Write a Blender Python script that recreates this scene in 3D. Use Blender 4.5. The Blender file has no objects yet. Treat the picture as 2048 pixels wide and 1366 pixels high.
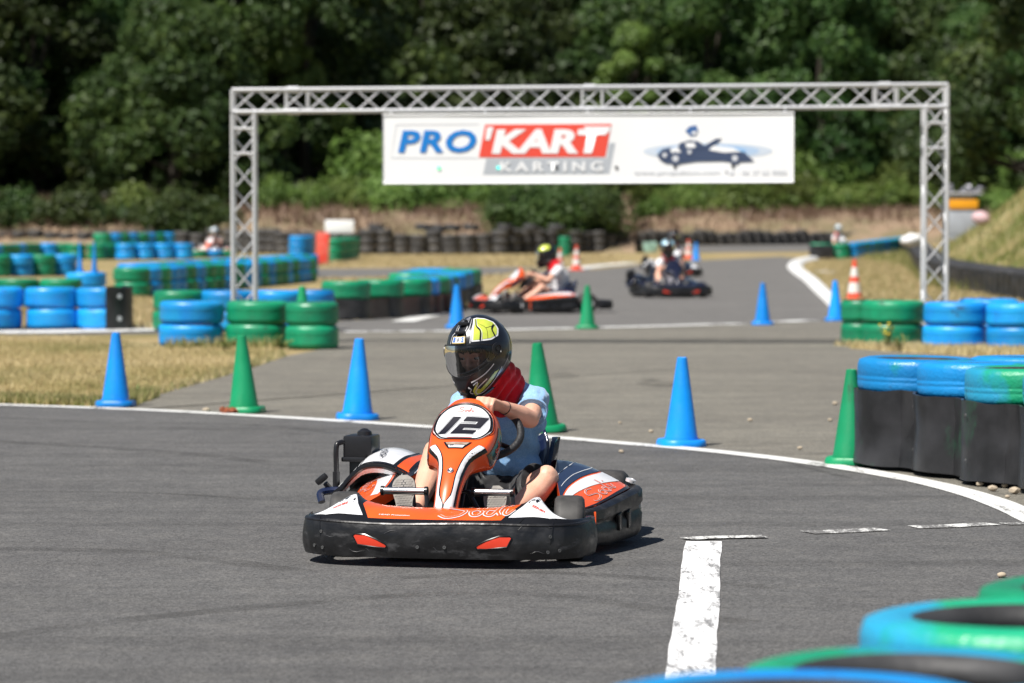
import bpy, bmesh, math, random
import numpy as np
from mathutils import Vector, Matrix, noise, Quaternion, Euler
random.seed(7)
R = math.radians
SC = bpy.context.scene
COL = SC.collection

# ---------------------------------------------------------------- camera
FPX = 6827.0            # focal length in pixels of the 2048-wide photograph (120 mm lens)
HC = 1.35               # height of the photographer's camera
PITCH = math.atan((683 - 430) / FPX)
cam_d = bpy.data.cameras.new('camera')
cam_d.lens = 120; cam_d.sensor_width = 36; cam_d.clip_start = .3; cam_d.clip_end = 900
cam = bpy.data.objects.new('camera', cam_d); COL.objects.link(cam)
cam.location = (0, 0, HC); cam.rotation_euler = (math.pi / 2 - PITCH, 0, 0)
cam_d.dof.use_dof = True; cam_d.dof.focus_distance = 13.5; cam_d.dof.aperture_fstop = 3.8
cam_d.dof.aperture_blades = 9
SC.camera = cam

# ---------------------------------------------------------------- sky and sun
SUN_EL, SHADOW_AZ = 58, 46     # shadows fall to the right and a little away from the camera
w = bpy.data.worlds.new('World'); SC.world = w; w.use_nodes = True
nt = w.node_tree; bg = nt.nodes['Background']
sky = nt.nodes.new('ShaderNodeTexSky'); sky.sky_type = 'NISHITA'; sky.sun_disc = False
sky.sun_elevation = R(SUN_EL); sky.sun_rotation = R(-90 - SHADOW_AZ)
sky.altitude = 100; sky.dust_density = 1.0
nt.links.new(sky.outputs[0], bg.inputs[0]); bg.inputs[1].default_value = 0.05
sd = bpy.data.lights.new('sun', 'SUN'); sd.energy = 5.0; sd.angle = R(0.53); sd.color = (1, .955, .89)
sun = bpy.data.objects.new('sun', sd); COL.objects.link(sun)
dv = Vector((math.cos(R(SHADOW_AZ)) * math.cos(R(SUN_EL)), math.sin(R(SHADOW_AZ)) * math.cos(R(SUN_EL)), -math.sin(R(SUN_EL))))
sun.rotation_euler = dv.to_track_quat('-Z', 'Y').to_euler()
SC.view_settings.view_transform = 'Standard'; SC.view_settings.look = 'None'
SC.view_settings.exposure = 0.47; SC.view_settings.gamma = 1
SC.cycles.use_adaptive_sampling = True
SC.cycles.max_bounces = 6; SC.cycles.transparent_max_bounces = 8

# ---------------------------------------------------------------- helpers: pixels to metres
def ray(px, py):
    x = (px - 1024) / FPX; y = -(py - 683) / FPX
    c, s = math.cos(PITCH), math.sin(PITCH)
    return Vector((x, c + y * s, -s + y * c))
def gp(px, py, z=0.0):
    d = ray(px, py); t = (z - HC) / d.z
    return Vector((0, 0, HC)) + d * t
def dp(px, py, dist):
    d = ray(px, py); return Vector((0, 0, HC)) + d * (dist / d.y)

# ---------------------------------------------------------------- helpers: materials
MATS = {}
def srgb(r, g, b):
    f = lambda c: ((c / 255 + .055) / 1.055) ** 2.4 if c > 10 else c / 255 / 12.92
    return (f(r), f(g), f(b), 1)
def mat(name, col, rough=.5, metal=0, spec=.5, coat=0, var=0.0, vscale=6, col2=None, vlo=.35, vhi=.65, bump=0, bscale=40, coords='Object', trans=0, sheen=0, detail=4):
    if name in MATS: return MATS[name]
    m = bpy.data.materials.new(name); m.use_nodes = True; n = m.node_tree; L = n.links
    p = n.nodes['Principled BSDF']
    p.inputs['Base Color'].default_value = col if len(col) == 4 else (*col, 1)
    p.inputs['Roughness'].default_value = rough; p.inputs['Metallic'].default_value = metal
    p.inputs['Specular IOR Level'].default_value = spec; p.inputs['Coat Weight'].default_value = coat
    p.inputs['Coat Roughness'].default_value = .12
    tc = n.nodes.new('ShaderNodeTexCoord')
    if col2 is not None or var:
        nz = n.nodes.new('ShaderNodeTexNoise'); nz.inputs['Scale'].default_value = vscale; nz.inputs['Detail'].default_value = detail
        L.new(tc.outputs[coords], nz.inputs['Vector'])
        mr = n.nodes.new('ShaderNodeMapRange'); mr.inputs[1].default_value = vlo; mr.inputs[2].default_value = vhi
        L.new(nz.outputs[0], mr.inputs[0])
        mx = n.nodes.new('ShaderNodeMix'); mx.data_type = 'RGBA'
        L.new(mr.outputs[0], mx.inputs[0]); mx.inputs[6].default_value = col if len(col) == 4 else (*col, 1)
        c2 = col2 if col2 is not None else tuple(c * (1 - var) for c in col[:3]) + (1,)
        mx.inputs[7].default_value = c2 if len(c2) == 4 else (*c2, 1)
        L.new(mx.outputs[2], p.inputs['Base Color'])
    if bump:
        nb = n.nodes.new('ShaderNodeTexNoise'); nb.inputs['Scale'].default_value = bscale; nb.inputs['Detail'].default_value = 4
        L.new(tc.outputs[coords], nb.inputs['Vector'])
        b = n.nodes.new('ShaderNodeBump'); b.inputs['Strength'].default_value = bump; b.inputs['Distance'].default_value = .01
        L.new(nb.outputs[0], b.inputs['Height']); L.new(b.outputs[0], p.inputs['Normal'])
    if trans: p.inputs['Transmission Weight'].default_value = trans
    if sheen: p.inputs['Sheen Weight'].default_value = sheen
    MATS[name] = m
    return m

# ---------------------------------------------------------------- helpers: objects
def link(name, me, m=None, parent=None, smooth=True):
    if isinstance(me, bmesh.types.BMesh):
        bm = me; me = bpy.data.meshes.new(name); bm.to_mesh(me); bm.free()
    o = bpy.data.objects.new(name, me); COL.objects.link(o)
    if m is not None:
        if isinstance(m, (list, tuple)):
            for x in m: me.materials.append(x)
        else: me.materials.append(m)
    if smooth:
        me.shade_smooth()
        if smooth is True:
            try: me.set_sharp_from_angle(angle=R(42))
            except Exception: pass
    if parent is not None: o.parent = parent
    return o
def tag(o, label=None, cat=None, group=None, kind=None):
    if label: o['label'] = label
    if cat: o['category'] = cat
    if group: o['group'] = group
    if kind: o['kind'] = kind
    return o
def empty(name, loc=(0, 0, 0), rz=0, label=None, cat=None, group=None):
    o = bpy.data.objects.new(name, None); COL.objects.link(o); o.empty_display_size = .1
    o.location = loc; o.rotation_euler = (0, 0, rz); return tag(o, label, cat, group)
KIDS = {}
def copy_tree(o, parent=None):
    c = o.copy(); COL.objects.link(c); c.parent = parent
    for ch in list(o.children): copy_tree(ch, c)
    return c

# ---------------------------------------------------------------- helpers: shapes into a bmesh
def B(): return bmesh.new()
def loft(bm, rings, closed=True, cap=False, mi=0):
    vs = [[bm.verts.new(p) for p in r] for r in rings]
    n = len(rings[0])
    for i in range(len(vs) - 1):
        for j in range(n if closed else n - 1):
            k = (j + 1) % n
            try: f = bm.faces.new((vs[i][j], vs[i][k], vs[i + 1][k], vs[i + 1][j])); f.material_index = mi
            except ValueError: pass
    if cap:
        for r in (vs[0][::-1], vs[-1]):
            try: f = bm.faces.new(r); f.material_index = mi
            except ValueError: pass
    return vs
def box(bm, c, s, rot=None, bev=0, mi=0):
    M = Matrix.Translation(Vector(c))
    if rot is not None: M = M @ (rot if isinstance(rot, Matrix) else Euler(rot).to_matrix().to_4x4())
    r = bmesh.ops.create_cube(bm, size=1, matrix=M @ Matrix.Diagonal((*s, 1)))
    if bev:
        es = {e for v in r['verts'] for e in v.link_edges}
        bmesh.ops.bevel(bm, geom=list(es), offset=bev, segments=2, affect='EDGES', profile=.6)
def frame_from(t):
    t = t.normalized(); a = Vector((0, 0, 1)) if abs(t.z) < .9 else Vector((1, 0, 0))
    x = t.cross(a).normalized(); return x, x.cross(t).normalized()
def catmull(pts, n=6, closed=False):
    P = [Vector(p) for p in pts]; out = []
    m = len(P)
    for i in range(m if closed else m - 1):
        p0 = P[(i - 1) % m] if closed or i > 0 else P[i] * 2 - P[i + 1]
        p1 = P[i]; p2 = P[(i + 1) % m]
        p3 = P[(i + 2) % m] if closed or i < m - 2 else P[i + 1] * 2 - P[i]
        for k in range(n):
            t = k / n
            out.append(.5 * ((2 * p1) + (p2 - p0) * t + (2 * p0 - 5 * p1 + 4 * p2 - p3) * t * t + (3 * p1 - p0 - 3 * p2 + p3) * t ** 3))
    if not closed: out.append(P[-1].copy())
    return out
def tube(bm, pts, r, n=10, closed=False, cap=True, mi=0, rr=None):
    P = [Vector(p) for p in pts]; rings = []; m = len(P)
    x = None
    for i, p in enumerate(P):
        if closed: t = P[(i + 1) % m] - P[(i - 1) % m]
        else: t = P[min(i + 1, m - 1)] - P[max(i - 1, 0)]
        t.normalize()
        if x is None: x, y = frame_from(t)
        else:
            x = (x - t * x.dot(t)).normalized()
        y = t.cross(x)
        ra = (rr[i] if rr else r)
        rings.append([p + (x * math.cos(a) + y * math.sin(a)) * ra for a in [2 * math.pi * k / n for k in range(n)]])
    if closed: rings.append(rings[0])
    vs = loft(bm, rings, True, cap and not closed, mi)
    if closed: bmesh.ops.remove_doubles(bm, verts=bm.verts[:], dist=1e-6)
def lathe(bm, prof, n=24, M=None, mi=0):
    M = M or Matrix()
    rings = [[M @ Vector((r * math.cos(2 * math.pi * k / n), r * math.sin(2 * math.pi * k / n), z)) for k in range(n)] for r, z in prof]
    loft(bm, rings, True, False, mi)
    bmesh.ops.remove_doubles(bm, verts=bm.verts[:], dist=1e-6)
def ball(bm, c, s, rot=None, sub=2):
    M = Matrix.Translation(Vector(c))
    if rot is not None: M = M @ (rot if isinstance(rot, Matrix) else Euler(rot).to_matrix().to_4x4())
    s = (s, s, s) if not hasattr(s, '__len__') else s
    bmesh.ops.create_icosphere(bm, subdivisions=sub, radius=1, matrix=M @ Matrix.Diagonal((*s, 1)))
def cone2(bm, a, b, ra, rb, n=14, capa=True, capb=True):
    """tapered limb from a to b; round caps where asked, flat otherwise"""
    a, b = Vector(a), Vector(b); t = (b - a).normalized(); x, y = frame_from(t)
    rings = []
    def ring(c, r): return [c + (x * math.cos(q) + y * math.sin(q)) * max(r, 1e-4) for q in [2 * math.pi * k / n for k in range(n)]]
    if capa:
        for q in (85, 60, 30): rings.append(ring(a - t * ra * math.sin(R(q)), ra * math.cos(R(q))))
    rings += [ring(a, ra), ring(b, rb)]
    if capb:
        for q in (30, 60, 85): rings.append(ring(b + t * rb * math.sin(R(q)), rb * math.cos(R(q))))
    loft(bm, rings, True, True)
def limb(bm, pts, rs, capa=True, capb=True):
    for i in range(len(pts) - 1):
        cone2(bm, pts[i], pts[i + 1], rs[i], rs[i + 1], capa=capa or i > 0, capb=capb or i < len(pts) - 2)
def remesh(bm, voxel=.006, sm=4, fac=.5):
    me = bpy.data.meshes.new('tmp'); bmesh.ops.recalc_face_normals(bm, faces=bm.faces[:]); bm.to_mesh(me); bm.free()
    o = bpy.data.objects.new('tmp', me); COL.objects.link(o)
    r = o.modifiers.new('r', 'REMESH'); r.mode = 'VOXEL'; r.voxel_size = voxel; r.adaptivity = 0
    s = o.modifiers.new('s', 'SMOOTH'); s.factor = fac; s.iterations = sm
    dg = bpy.context.evaluated_depsgraph_get(); dg.update()
    out = bpy.data.meshes.new_from_object(o.evaluated_get(dg)); bpy.data.objects.remove(o)
    return out
def displace(me, fn):
    n = len(me.vertices); co = [v.co.copy() for v in me.vertices]; no = [v.normal.copy() for v in me.vertices]
    for v, c, m in zip(me.vertices, co, no): v.co = c + m * fn(c, m)
    me.update()

# 2D patches laid on a surface S(x, y, lift) -> Vector
def grid_cut(bm, step):
    xs = [v.co.x for v in bm.verts]; ys = [v.co.y for v in bm.verts]
    for ax, lo, hi in ((0, min(xs), max(xs)), (1, min(ys), max(ys))):
        k = math.ceil(lo / step + 1e-6)
        while k * step < hi - 1e-6:
            no = Vector((1, 0, 0)) if ax == 0 else Vector((0, 1, 0)); co = no * (k * step)
            bmesh.ops.bisect_plane(bm, geom=bm.verts[:] + bm.edges[:] + bm.faces[:], plane_co=co, plane_no=no)
            k += 1
def patch(bm2, S, step, lift, thick=0):
    """bm2: flat bmesh in (x, y); mapped on S"""
    grid_cut(bm2, step)
    bmesh.ops.triangulate(bm2, faces=[f for f in bm2.faces if len(f.verts) > 4])
    for v in bm2.verts: v.co = S(v.co.x, v.co.y, lift)
    return bm2
def poly2(pts_list):
    bm = B()
    for pts in pts_list:
        vs = [bm.verts.new((p[0], p[1], 0)) for p in pts]
        f = bm.faces.new(vs); f.normal_update()
        if f.normal.z < 0: f.normal_flip()
    bmesh.ops.triangulate(bm, faces=bm.faces[:])
    return bm
def stroke2(paths, wd, closed=False):
    bm = B()
    for pts in paths:
        P = [Vector((p[0], p[1], 0)) for p in pts]; m = len(P); L_, R_ = [], []
        for i, p in enumerate(P):
            if closed: t = P[(i + 1) % m] - P[(i - 1) % m]
            else: t = P[min(i + 1, m - 1)] - P[max(0, i - 1)]
            t.normalize(); nn = Vector((-t.y, t.x, 0)) * wd / 2
            L_.append(bm.verts.new(p + nn)); R_.append(bm.verts.new(p - nn))
        for i in range(m if closed else m - 1):
            k = (i + 1) % m
            try:
                f = bm.faces.new((R_[i], R_[k], L_[k], L_[i]))
            except ValueError: pass
    return bm
def text2(s, size, shear=0, bold=0, align='CENTER', spacing=1.0):
    cu = bpy.data.curves.new('t', 'FONT'); cu.body = s; cu.size = size; cu.shear = shear; cu.offset = bold
    cu.align_x = align; cu.align_y = 'CENTER'; cu.space_character = spacing; cu.resolution_u = 3
    o = bpy.data.objects.new('t', cu); COL.objects.link(o)
    dg = bpy.context.evaluated_depsgraph_get(); dg.update()
    me = bpy.data.meshes.new_from_object(o.evaluated_get(dg)); bpy.data.objects.remove(o)
    bm = B(); bm.from_mesh(me); bpy.data.meshes.remove(me)
    return bm
def xf2(bm, sx=1, sy=1, dx=0, dy=0, rot=0):
    c, s = math.cos(rot), math.sin(rot)
    for v in bm.verts:
        x, y = v.co.x * sx, v.co.y * sy
        v.co = Vector((x * c - y * s + dx, x * s + y * c + dy, 0))
    return bm
def sodi_strokes():
    """hand-written word mark as strokes, about 1 wide and 0.45 high, starting at x = 0"""
    S = catmull([(.42, .36), (.3, .44), (.14, .4), (.1, .27), (.24, .2), (.36, .13), (.3, 0), (.12, -.06), (0, 0)], 5)
    o = catmull([(.52, .16), (.44, .1), (.47, 0), (.56, 0), (.6, .1)], 5, True)
    d = catmull([(.78, .14), (.68, .15), (.65, .03), (.74, -.01), (.8, .1), (.88, .42), (.82, .12), (.86, 0)], 5)
    i = catmull([(.93, .16), (.92, .04), (.97, 0), (1.05, .1)], 4)
    dot = catmull([(.97, .26), (.99, .29)], 2)
    return [S, o + [o[0]], d, i, dot]
# ---------------------------------------------------------------- shared materials
M_BLUE0 = mat('blue_paint', (.006, .26, .74), .36, col2=(.010, .31, .68), vscale=5, bump=.3, bscale=24, spec=.5)
M_GREEN0 = mat('green_paint', (.006, .27, .125), .34, col2=(.008, .21, .10), vscale=8, bump=.25, bscale=30)
M_BLUEG0 = mat('blue_paint_over_green', (.008, .26, .64), .42, col2=(.01, .33, .2), vscale=4.2, vlo=.56, vhi=.68, bump=.35, bscale=60, detail=8)
M_GREENB0 = mat('green_paint_over_blue', (.01, .34, .17), .42, col2=(.02, .3, .5), vscale=2.6, vlo=.46, vhi=.56, bump=.35, bscale=60, detail=8)
def scuffed(m, col, scale, lo, hi, stretch=(1, 1, 1)):
    """adds rubbed-off spots over a paint's own colour"""
    n = m.node_tree; L = n.links; p = n.nodes['Principled BSDF']; src = p.inputs['Base Color'].links[0].from_socket
    tc = n.nodes.new('ShaderNodeTexCoord'); mp = n.nodes.new('ShaderNodeMapping'); mp.inputs['Scale'].default_value = stretch; z = n.nodes.new('ShaderNodeTexNoise')
    oi = n.nodes.new('ShaderNodeObjectInfo'); ad = n.nodes.new('ShaderNodeVectorMath'); L.new(tc.outputs['Object'], ad.inputs[0]); L.new(oi.outputs['Location'], ad.inputs[1]); L.new(ad.outputs[0], mp.inputs[0])
    z.inputs['Scale'].default_value = scale; z.inputs['Detail'].default_value = 10; z.inputs['Roughness'].default_value = .68
    L.new(mp.outputs[0], z.inputs[0]); r = n.nodes.new('ShaderNodeMapRange'); r.inputs[1].default_value = lo; r.inputs[2].default_value = hi; L.new(z.outputs[0], r.inputs[0])
    x = n.nodes.new('ShaderNodeMix'); x.data_type = 'RGBA'; L.new(r.outputs[0], x.inputs[0]); L.new(src, x.inputs[6]); x.inputs[7].default_value = (*col, 1); L.new(x.outputs[2], p.inputs['Base Color'])
    hs = n.nodes.new('ShaderNodeHueSaturation'); mr = n.nodes.new('ShaderNodeMapRange'); mr.inputs[3].default_value = .78; mr.inputs[4].default_value = 1.15; L.new(oi.outputs['Random'], mr.inputs[0]); L.new(mr.outputs[0], hs.inputs['Value']); L.new(x.outputs[2], hs.inputs['Color']); L.new(hs.outputs[0], p.inputs['Base Color'])
    r2 = n.nodes.new('ShaderNodeMapRange'); r2.inputs[1].default_value = .35; r2.inputs[2].default_value = .7; r2.inputs[3].default_value = .28; r2.inputs[4].default_value = .6; L.new(z.outputs[0], r2.inputs[0]); L.new(r2.outputs[0], p.inputs['Roughness'])
    return m
M_BLUE = scuffed(M_BLUE0, (.03, .05, .09), 5, .60, .72, (1, 1, 2)); M_GREEN = scuffed(M_GREEN0, (.02, .05, .035), 5, .60, .72, (1, 1, 2))
M_BLUEG = scuffed(M_BLUEG0, (.03, .04, .05), 9, .62, .74); M_GREENB = scuffed(M_GREENB0, (.02, .04, .03), 9, .62, .74)
M_RUB = mat('black_rubber', (.022, .022, .023), .6, col2=(.05, .05, .052), vscale=7, bump=.3, bscale=25)
M_BELT = mat('rubber_belt', (.014, .014, .015), .4, col2=(.038, .038, .041), vscale=5, vlo=.4, vhi=.75, bump=.35, bscale=9, detail=7)
M_TYRE = mat('kart_tyre_rubber', (.03, .029, .028), .6, col2=(.055, .052, .05), vscale=25)
M_BLK = mat('black_plastic', (.012, .012, .014), .34, bump=.15, bscale=30)
M_BLKM = mat('black_paint', (.008, .008, .009), .25)
M_BUMP = mat('scuffed_black_plastic', (.007, .007, .008), .27, col2=(.04, .04, .042), vscale=11, vlo=.52, vhi=.85, bump=.35, bscale=18, detail=9)
M_ORANGE = mat('orange_bodywork', (.88, .115, .012), .3, coat=.5, col2=(.80, .09, .012), vscale=5)
M_RED = mat('red_orange_plastic', (.72, .05, .02), .35, coat=.3)
M_WHITE = mat('white_bodywork', (.74, .75, .77), .32, coat=.4, col2=(.62, .63, .66), vscale=12, vlo=.5, vhi=.8)
M_NAVY = mat('navy_bodywork', (.008, .014, .045), .16, coat=.9)
M_INK = mat('dark_vinyl', (.006, .006, .014), .5, spec=.15)
M_CHROME = mat('steel', (.62, .62, .62), .28, metal=1)
M_ALU = mat('aluminium', (.66, .67, .69), .38, metal=.35, bump=.1, bscale=60)
M_SIGN = mat('white_sheet', (.90, .91, .92), .5, col2=(.86, .87, .88), vscale=1.4)
M_SKIN = mat('skin', (.74, .43, .31), .48, col2=(.68, .36, .25), vscale=9, bump=.1, bscale=120)
MATS['skin'].node_tree.nodes['Principled BSDF'].inputs['Subsurface Weight'].default_value = .12
MATS['skin'].node_tree.nodes['Principled BSDF'].inputs['Subsurface Radius'].default_value = (.02, .008, .004)
M_DARKBODY = mat('dark_bodywork', (.01, .012, .03), .22, coat=.7)
M_CONEB = scuffed(mat('blue_cone_plastic', (.004, .27, .82), .36, col2=(.005, .23, .72), vscale=5, bump=.1), (.03, .07, .16), 7, .62, .78, (1, 1, .4))
M_CONEG = scuffed(mat('green_cone_plastic', (.006, .32, .13), .36, col2=(.005, .27, .105), vscale=5, bump=.1), (.02, .07, .04), 7, .62, .78, (1, 1, .4))
M_CONER = mat('red_cone_plastic', (.75, .09, .045), .5)
M_CONEW = mat('white_band', (.72, .70, .66), .5)

M_BUMP = scuffed(M_BUMP, (.075, .075, .078), 10, .56, .74, (1, 1, 2.5))
# asphalt: aggregate speckle, patches and soft dark tread bands
def asphalt(name, c_lo, c_hi, warm, spk=1.0, band=.0, bscale=1.0):
    m = bpy.data.materials.new(name); m.use_nodes = True; n = m.node_tree; L = n.links; p = n.nodes['Principled BSDF']
    tc = n.nodes.new('ShaderNodeTexCoord')
    def nz(scale, det=3, rough=.6, vec=None):
        x = n.nodes.new('ShaderNodeTexNoise'); x.inputs['Scale'].default_value = scale; x.inputs['Detail'].default_value = det
        x.inputs['Roughness'].default_value = rough; L.new(vec or tc.outputs['Object'], x.inputs['Vector']); return x
    def mr(src, a, b, c, d):
        x = n.nodes.new('ShaderNodeMapRange'); [x.inputs[i].__setattr__('default_value', v) for i, v in ((1, a), (2, b), (3, c), (4, d))]
        L.new(src, x.inputs[0]); return x.outputs[0]
    def mul(a, b):
        x = n.nodes.new('ShaderNodeMath'); x.operation = 'MULTIPLY'; L.new(a, x.inputs[0]); L.new(b, x.inputs[1]); return x.outputs[0]
    big = nz(.55, 5); mid = nz(5, 6)
    vo = n.nodes.new('ShaderNodeTexVoronoi'); vo.inputs['Scale'].default_value = 105; L.new(tc.outputs['Object'], vo.inputs['Vector'])
    fine = nz(230, 2, .8)
    base = n.nodes.new('ShaderNodeMix'); base.data_type = 'RGBA'; base.inputs[6].default_value = (*c_lo, 1); base.inputs[7].default_value = (*c_hi, 1)
    L.new(mr(big.outputs[0], .3, .7, 0, 1), base.inputs[0])
    w2 = n.nodes.new('ShaderNodeMix'); w2.data_type = 'RGBA'; L.new(base.outputs[2], w2.inputs[6]); w2.inputs[7].default_value = (*warm, 1)
    L.new(mr(mid.outputs[0], .45, .8, 0, .5), w2.inputs[0])
    f = mul(mr(vo.outputs['Color'], 0, 1, 1 - .55 * spk, 1 + .65 * spk), mr(fine.outputs[0], .3, .7, 1 - .3 * spk, 1 + .3 * spk))
    f = mul(f, mr(mid.outputs[0], .3, .7, .88, 1.12))
    if band:
        mp = n.nodes.new('ShaderNodeMapping'); mp.inputs['Scale'].default_value = (.05, 1.5, 1); mp.inputs['Rotation'].default_value = (0, 0, R(-14))
        L.new(tc.outputs['Object'], mp.inputs[0]); bd = nz(1.6 * bscale, 5, .55, mp.outputs[0])
        f = mul(f, mr(bd.outputs[0], .35, .52, 1 - band, 1))
    vm = n.nodes.new('ShaderNodeVectorMath'); vm.operation = 'SCALE'; L.new(w2.outputs[2], vm.inputs[0]); L.new(f, vm.inputs['Scale'])
    L.new(vm.outputs[0], p.inputs['Base Color']); p.inputs['Roughness'].default_value = .85; p.inputs['Specular IOR Level'].default_value = .3
    b = n.nodes.new('ShaderNodeBump'); b.inputs['Strength'].default_value = .7; b.inputs['Distance'].default_value = .004
    L.new(vo.outputs['Distance'], b.inputs['Height']); L.new(b.outputs[0], p.inputs['Normal'])
    return m
M_ASPH = asphalt('track_asphalt', (.088, .086, .085), (.109, .107, .105), (.115, .110, .102), .85, .22)
M_APRON = asphalt('worn_asphalt', (.143, .134, .115), (.177, .167, .141), (.184, .166, .132), .8, .18, 1.6)
M_ASPH2 = asphalt('far_asphalt', (.122, .118, .113), (.15, .144, .137), (.155, .146, .132), .4, .08)

def worn_paint(name, col, under, wear_scale, lo, hi):
    m = bpy.data.materials.new(name); m.use_nodes = True; n = m.node_tree; L = n.links; p = n.nodes['Principled BSDF']
    tc = n.nodes.new('ShaderNodeTexCoord'); a = n.nodes.new('ShaderNodeTexNoise'); a.inputs['Scale'].default_value = wear_scale; a.inputs['Detail'].default_value = 8; a.inputs['Roughness'].default_value = .75
    b = n.nodes.new('ShaderNodeTexVoronoi'); b.inputs['Scale'].default_value = 90
    mp = n.nodes.new('ShaderNodeMapping'); mp.inputs['Scale'].default_value = (1, .16, 1); L.new(tc.outputs['Object'], mp.inputs[0]); L.new(mp.outputs[0], a.inputs[0]); L.new(tc.outputs['Object'], b.inputs[0])
    mt = n.nodes.new('ShaderNodeMath'); mt.operation = 'MULTIPLY_ADD'; L.new(b.outputs['Distance'], mt.inputs[0]); mt.inputs[1].default_value = -.18; L.new(a.outputs[0], mt.inputs[2])
    r = n.nodes.new('ShaderNodeMapRange'); r.inputs[1].default_value = lo; r.inputs[2].default_value = hi; L.new(mt.outputs[0], r.inputs[0])
    x = n.nodes.new('ShaderNodeMix'); x.data_type = 'RGBA'; L.new(r.outputs[0], x.inputs[0]); x.inputs[6].default_value = (*under, 1); x.inputs[7].default_value = (*col, 1)
    L.new(x.outputs[2], p.inputs['Base Color']); p.inputs['Roughness'].default_value = .7
    return m
M_LINE = worn_paint('white_line_paint', (.66, .66, .64), (.17, .165, .16), 7, .27, .34)
M_LINEW = worn_paint('worn_white_paint', (.72, .72, .72), (.20, .20, .20), 16, .31, .37)
M_LINEVW = worn_paint('very_worn_white_paint', (.66, .66, .64), (.15, .145, .14), 9, .40, .47)

def ground_mat():
    m = bpy.data.materials.new('dry_grass_ground'); m.use_nodes = True; n = m.node_tree; L = n.links; p = n.nodes['Principled BSDF']
    tc = n.nodes.new('ShaderNodeTexCoord')
    def nz(s, d=5):
        x = n.nodes.new('ShaderNodeTexNoise'); x.inputs['Scale'].default_value = s; x.inputs['Detail'].default_value = d; L.new(tc.outputs['Object'], x.inputs[0]); return x.outputs[0]
    def mx(f, a, b, lo, hi):
        r = n.nodes.new('ShaderNodeMapRange'); r.inputs[1].default_value = lo; r.inputs[2].default_value = hi; L.new(f, r.inputs[0])
        x = n.nodes.new('ShaderNodeMix'); x.data_type = 'RGBA'; L.new(r.outputs[0], x.inputs[0])
        for s, v in ((6, a), (7, b)):
            if isinstance(v, tuple): x.inputs[s].default_value = (*v, 1)
            else: L.new(v, x.inputs[s])
        return x.outputs[2]
    a = mx(nz(1.3), (.42, .32, .17), (.30, .24, .11), .4, .62)
    b = mx(nz(.35), a, (.15, .15, .05), .52, .68)
    c = mx(nz(38, 3), b, (.42, .33, .19), .52, .75)
    L.new(c, p.inputs['Base Color']); p.inputs['Roughness'].default_value = .95; p.inputs['Specular IOR Level'].default_value = .1
    bp = n.nodes.new('ShaderNodeBump'); bp.inputs['Distance'].default_value = .05; L.new(nz(30), bp.inputs['Height']); L.new(bp.outputs[0], p.inputs['Normal'])
    return m
M_GROUND = ground_mat()

def leaf_mat(name, c1, c2, c3, tr=.35):
    m = bpy.data.materials.new(name); m.use_nodes = True; n = m.node_tree; L = n.links; p = n.nodes['Principled BSDF']
    g = n.nodes.new('ShaderNodeNewGeometry'); cr = n.nodes.new('ShaderNodeValToRGB')
    at = n.nodes.new('ShaderNodeAttribute'); at.attribute_name = 'tone'
    cr.color_ramp.elements[0].color = (*c1, 1); cr.color_ramp.elements[1].color = (*c3, 1)
    e = cr.color_ramp.elements.new(.5); e.color = (*c2, 1)
    L.new(at.outputs['Fac'], cr.inputs[0])
    oi = n.nodes.new('ShaderNodeObjectInfo'); hs = n.nodes.new('ShaderNodeHueSaturation')
    r = n.nodes.new('ShaderNodeMapRange'); r.inputs[3].default_value = .475; r.inputs[4].default_value = .52; L.new(oi.outputs['Random'], r.inputs[0]); L.new(r.outputs[0], hs.inputs['Hue'])
    r2 = n.nodes.new('ShaderNodeMapRange'); r2.inputs[3].default_value = .62; r2.inputs[4].default_value = 1.3; L.new(oi.outputs['Random'], r2.inputs[0]); L.new(r2.outputs[0], hs.inputs['Value'])
    L.new(cr.outputs[0], hs.inputs['Color'])
    L.new(hs.outputs[0], p.inputs['Base Color']); p.inputs['Roughness'].default_value = .55; p.inputs['Specular IOR Level'].default_value = .35
    tb = n.nodes.new('ShaderNodeBsdfTranslucent'); L.new(hs.outputs[0], tb.inputs[0])
    ms = n.nodes.new('ShaderNodeMixShader'); ms.inputs[0].default_value = tr
    L.new(p.outputs[0], ms.inputs[1]); L.new(tb.outputs[0], ms.inputs[2]); L.new(ms.outputs[0], n.nodes['Material Output'].inputs[0])
    return m
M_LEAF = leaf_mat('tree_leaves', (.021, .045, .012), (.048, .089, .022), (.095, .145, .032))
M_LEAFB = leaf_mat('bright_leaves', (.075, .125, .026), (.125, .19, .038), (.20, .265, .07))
M_DRYB = leaf_mat('dry_stems', (.20, .14, .09), (.30, .21, .14), (.20, .20, .08), .15)
M_BARK = mat('bark', (.035, .028, .02), .9, bump=.6, bscale=12)
# ================================================================ THE SETTING
def sheet(name, pix, z, m, world=False, smooth_n=0):
    pts = [Vector(p) for p in pix] if world else [gp(*p) for p in pix]
    bm = B(); vs = [bm.verts.new((p.x, p.y, z)) for p in pts]
    f = bm.faces.new(vs); f.normal_update()
    if f.normal.z < 0: f.normal_flip()
    bmesh.ops.triangulate(bm, faces=bm.faces[:])
    return tag(link(name, bm, m, smooth=False), kind='structure')
def pixcurve(pix, n=8): return [(p.x, p.y) for p in catmull([(a, b, 0) for a, b in pix], n)]

# one ground sheet out to the horizon
bm = B()
for a, b, c, d in ((-400, 400, -20, 880),):
    vs = [bm.verts.new(p) for p in ((a, c, 0), (b, c, 0), (b, d, 0), (a, d, 0))]; bm.faces.new(vs)
tag(link('ground', bm, M_GROUND, smooth=False), kind='structure')

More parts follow.
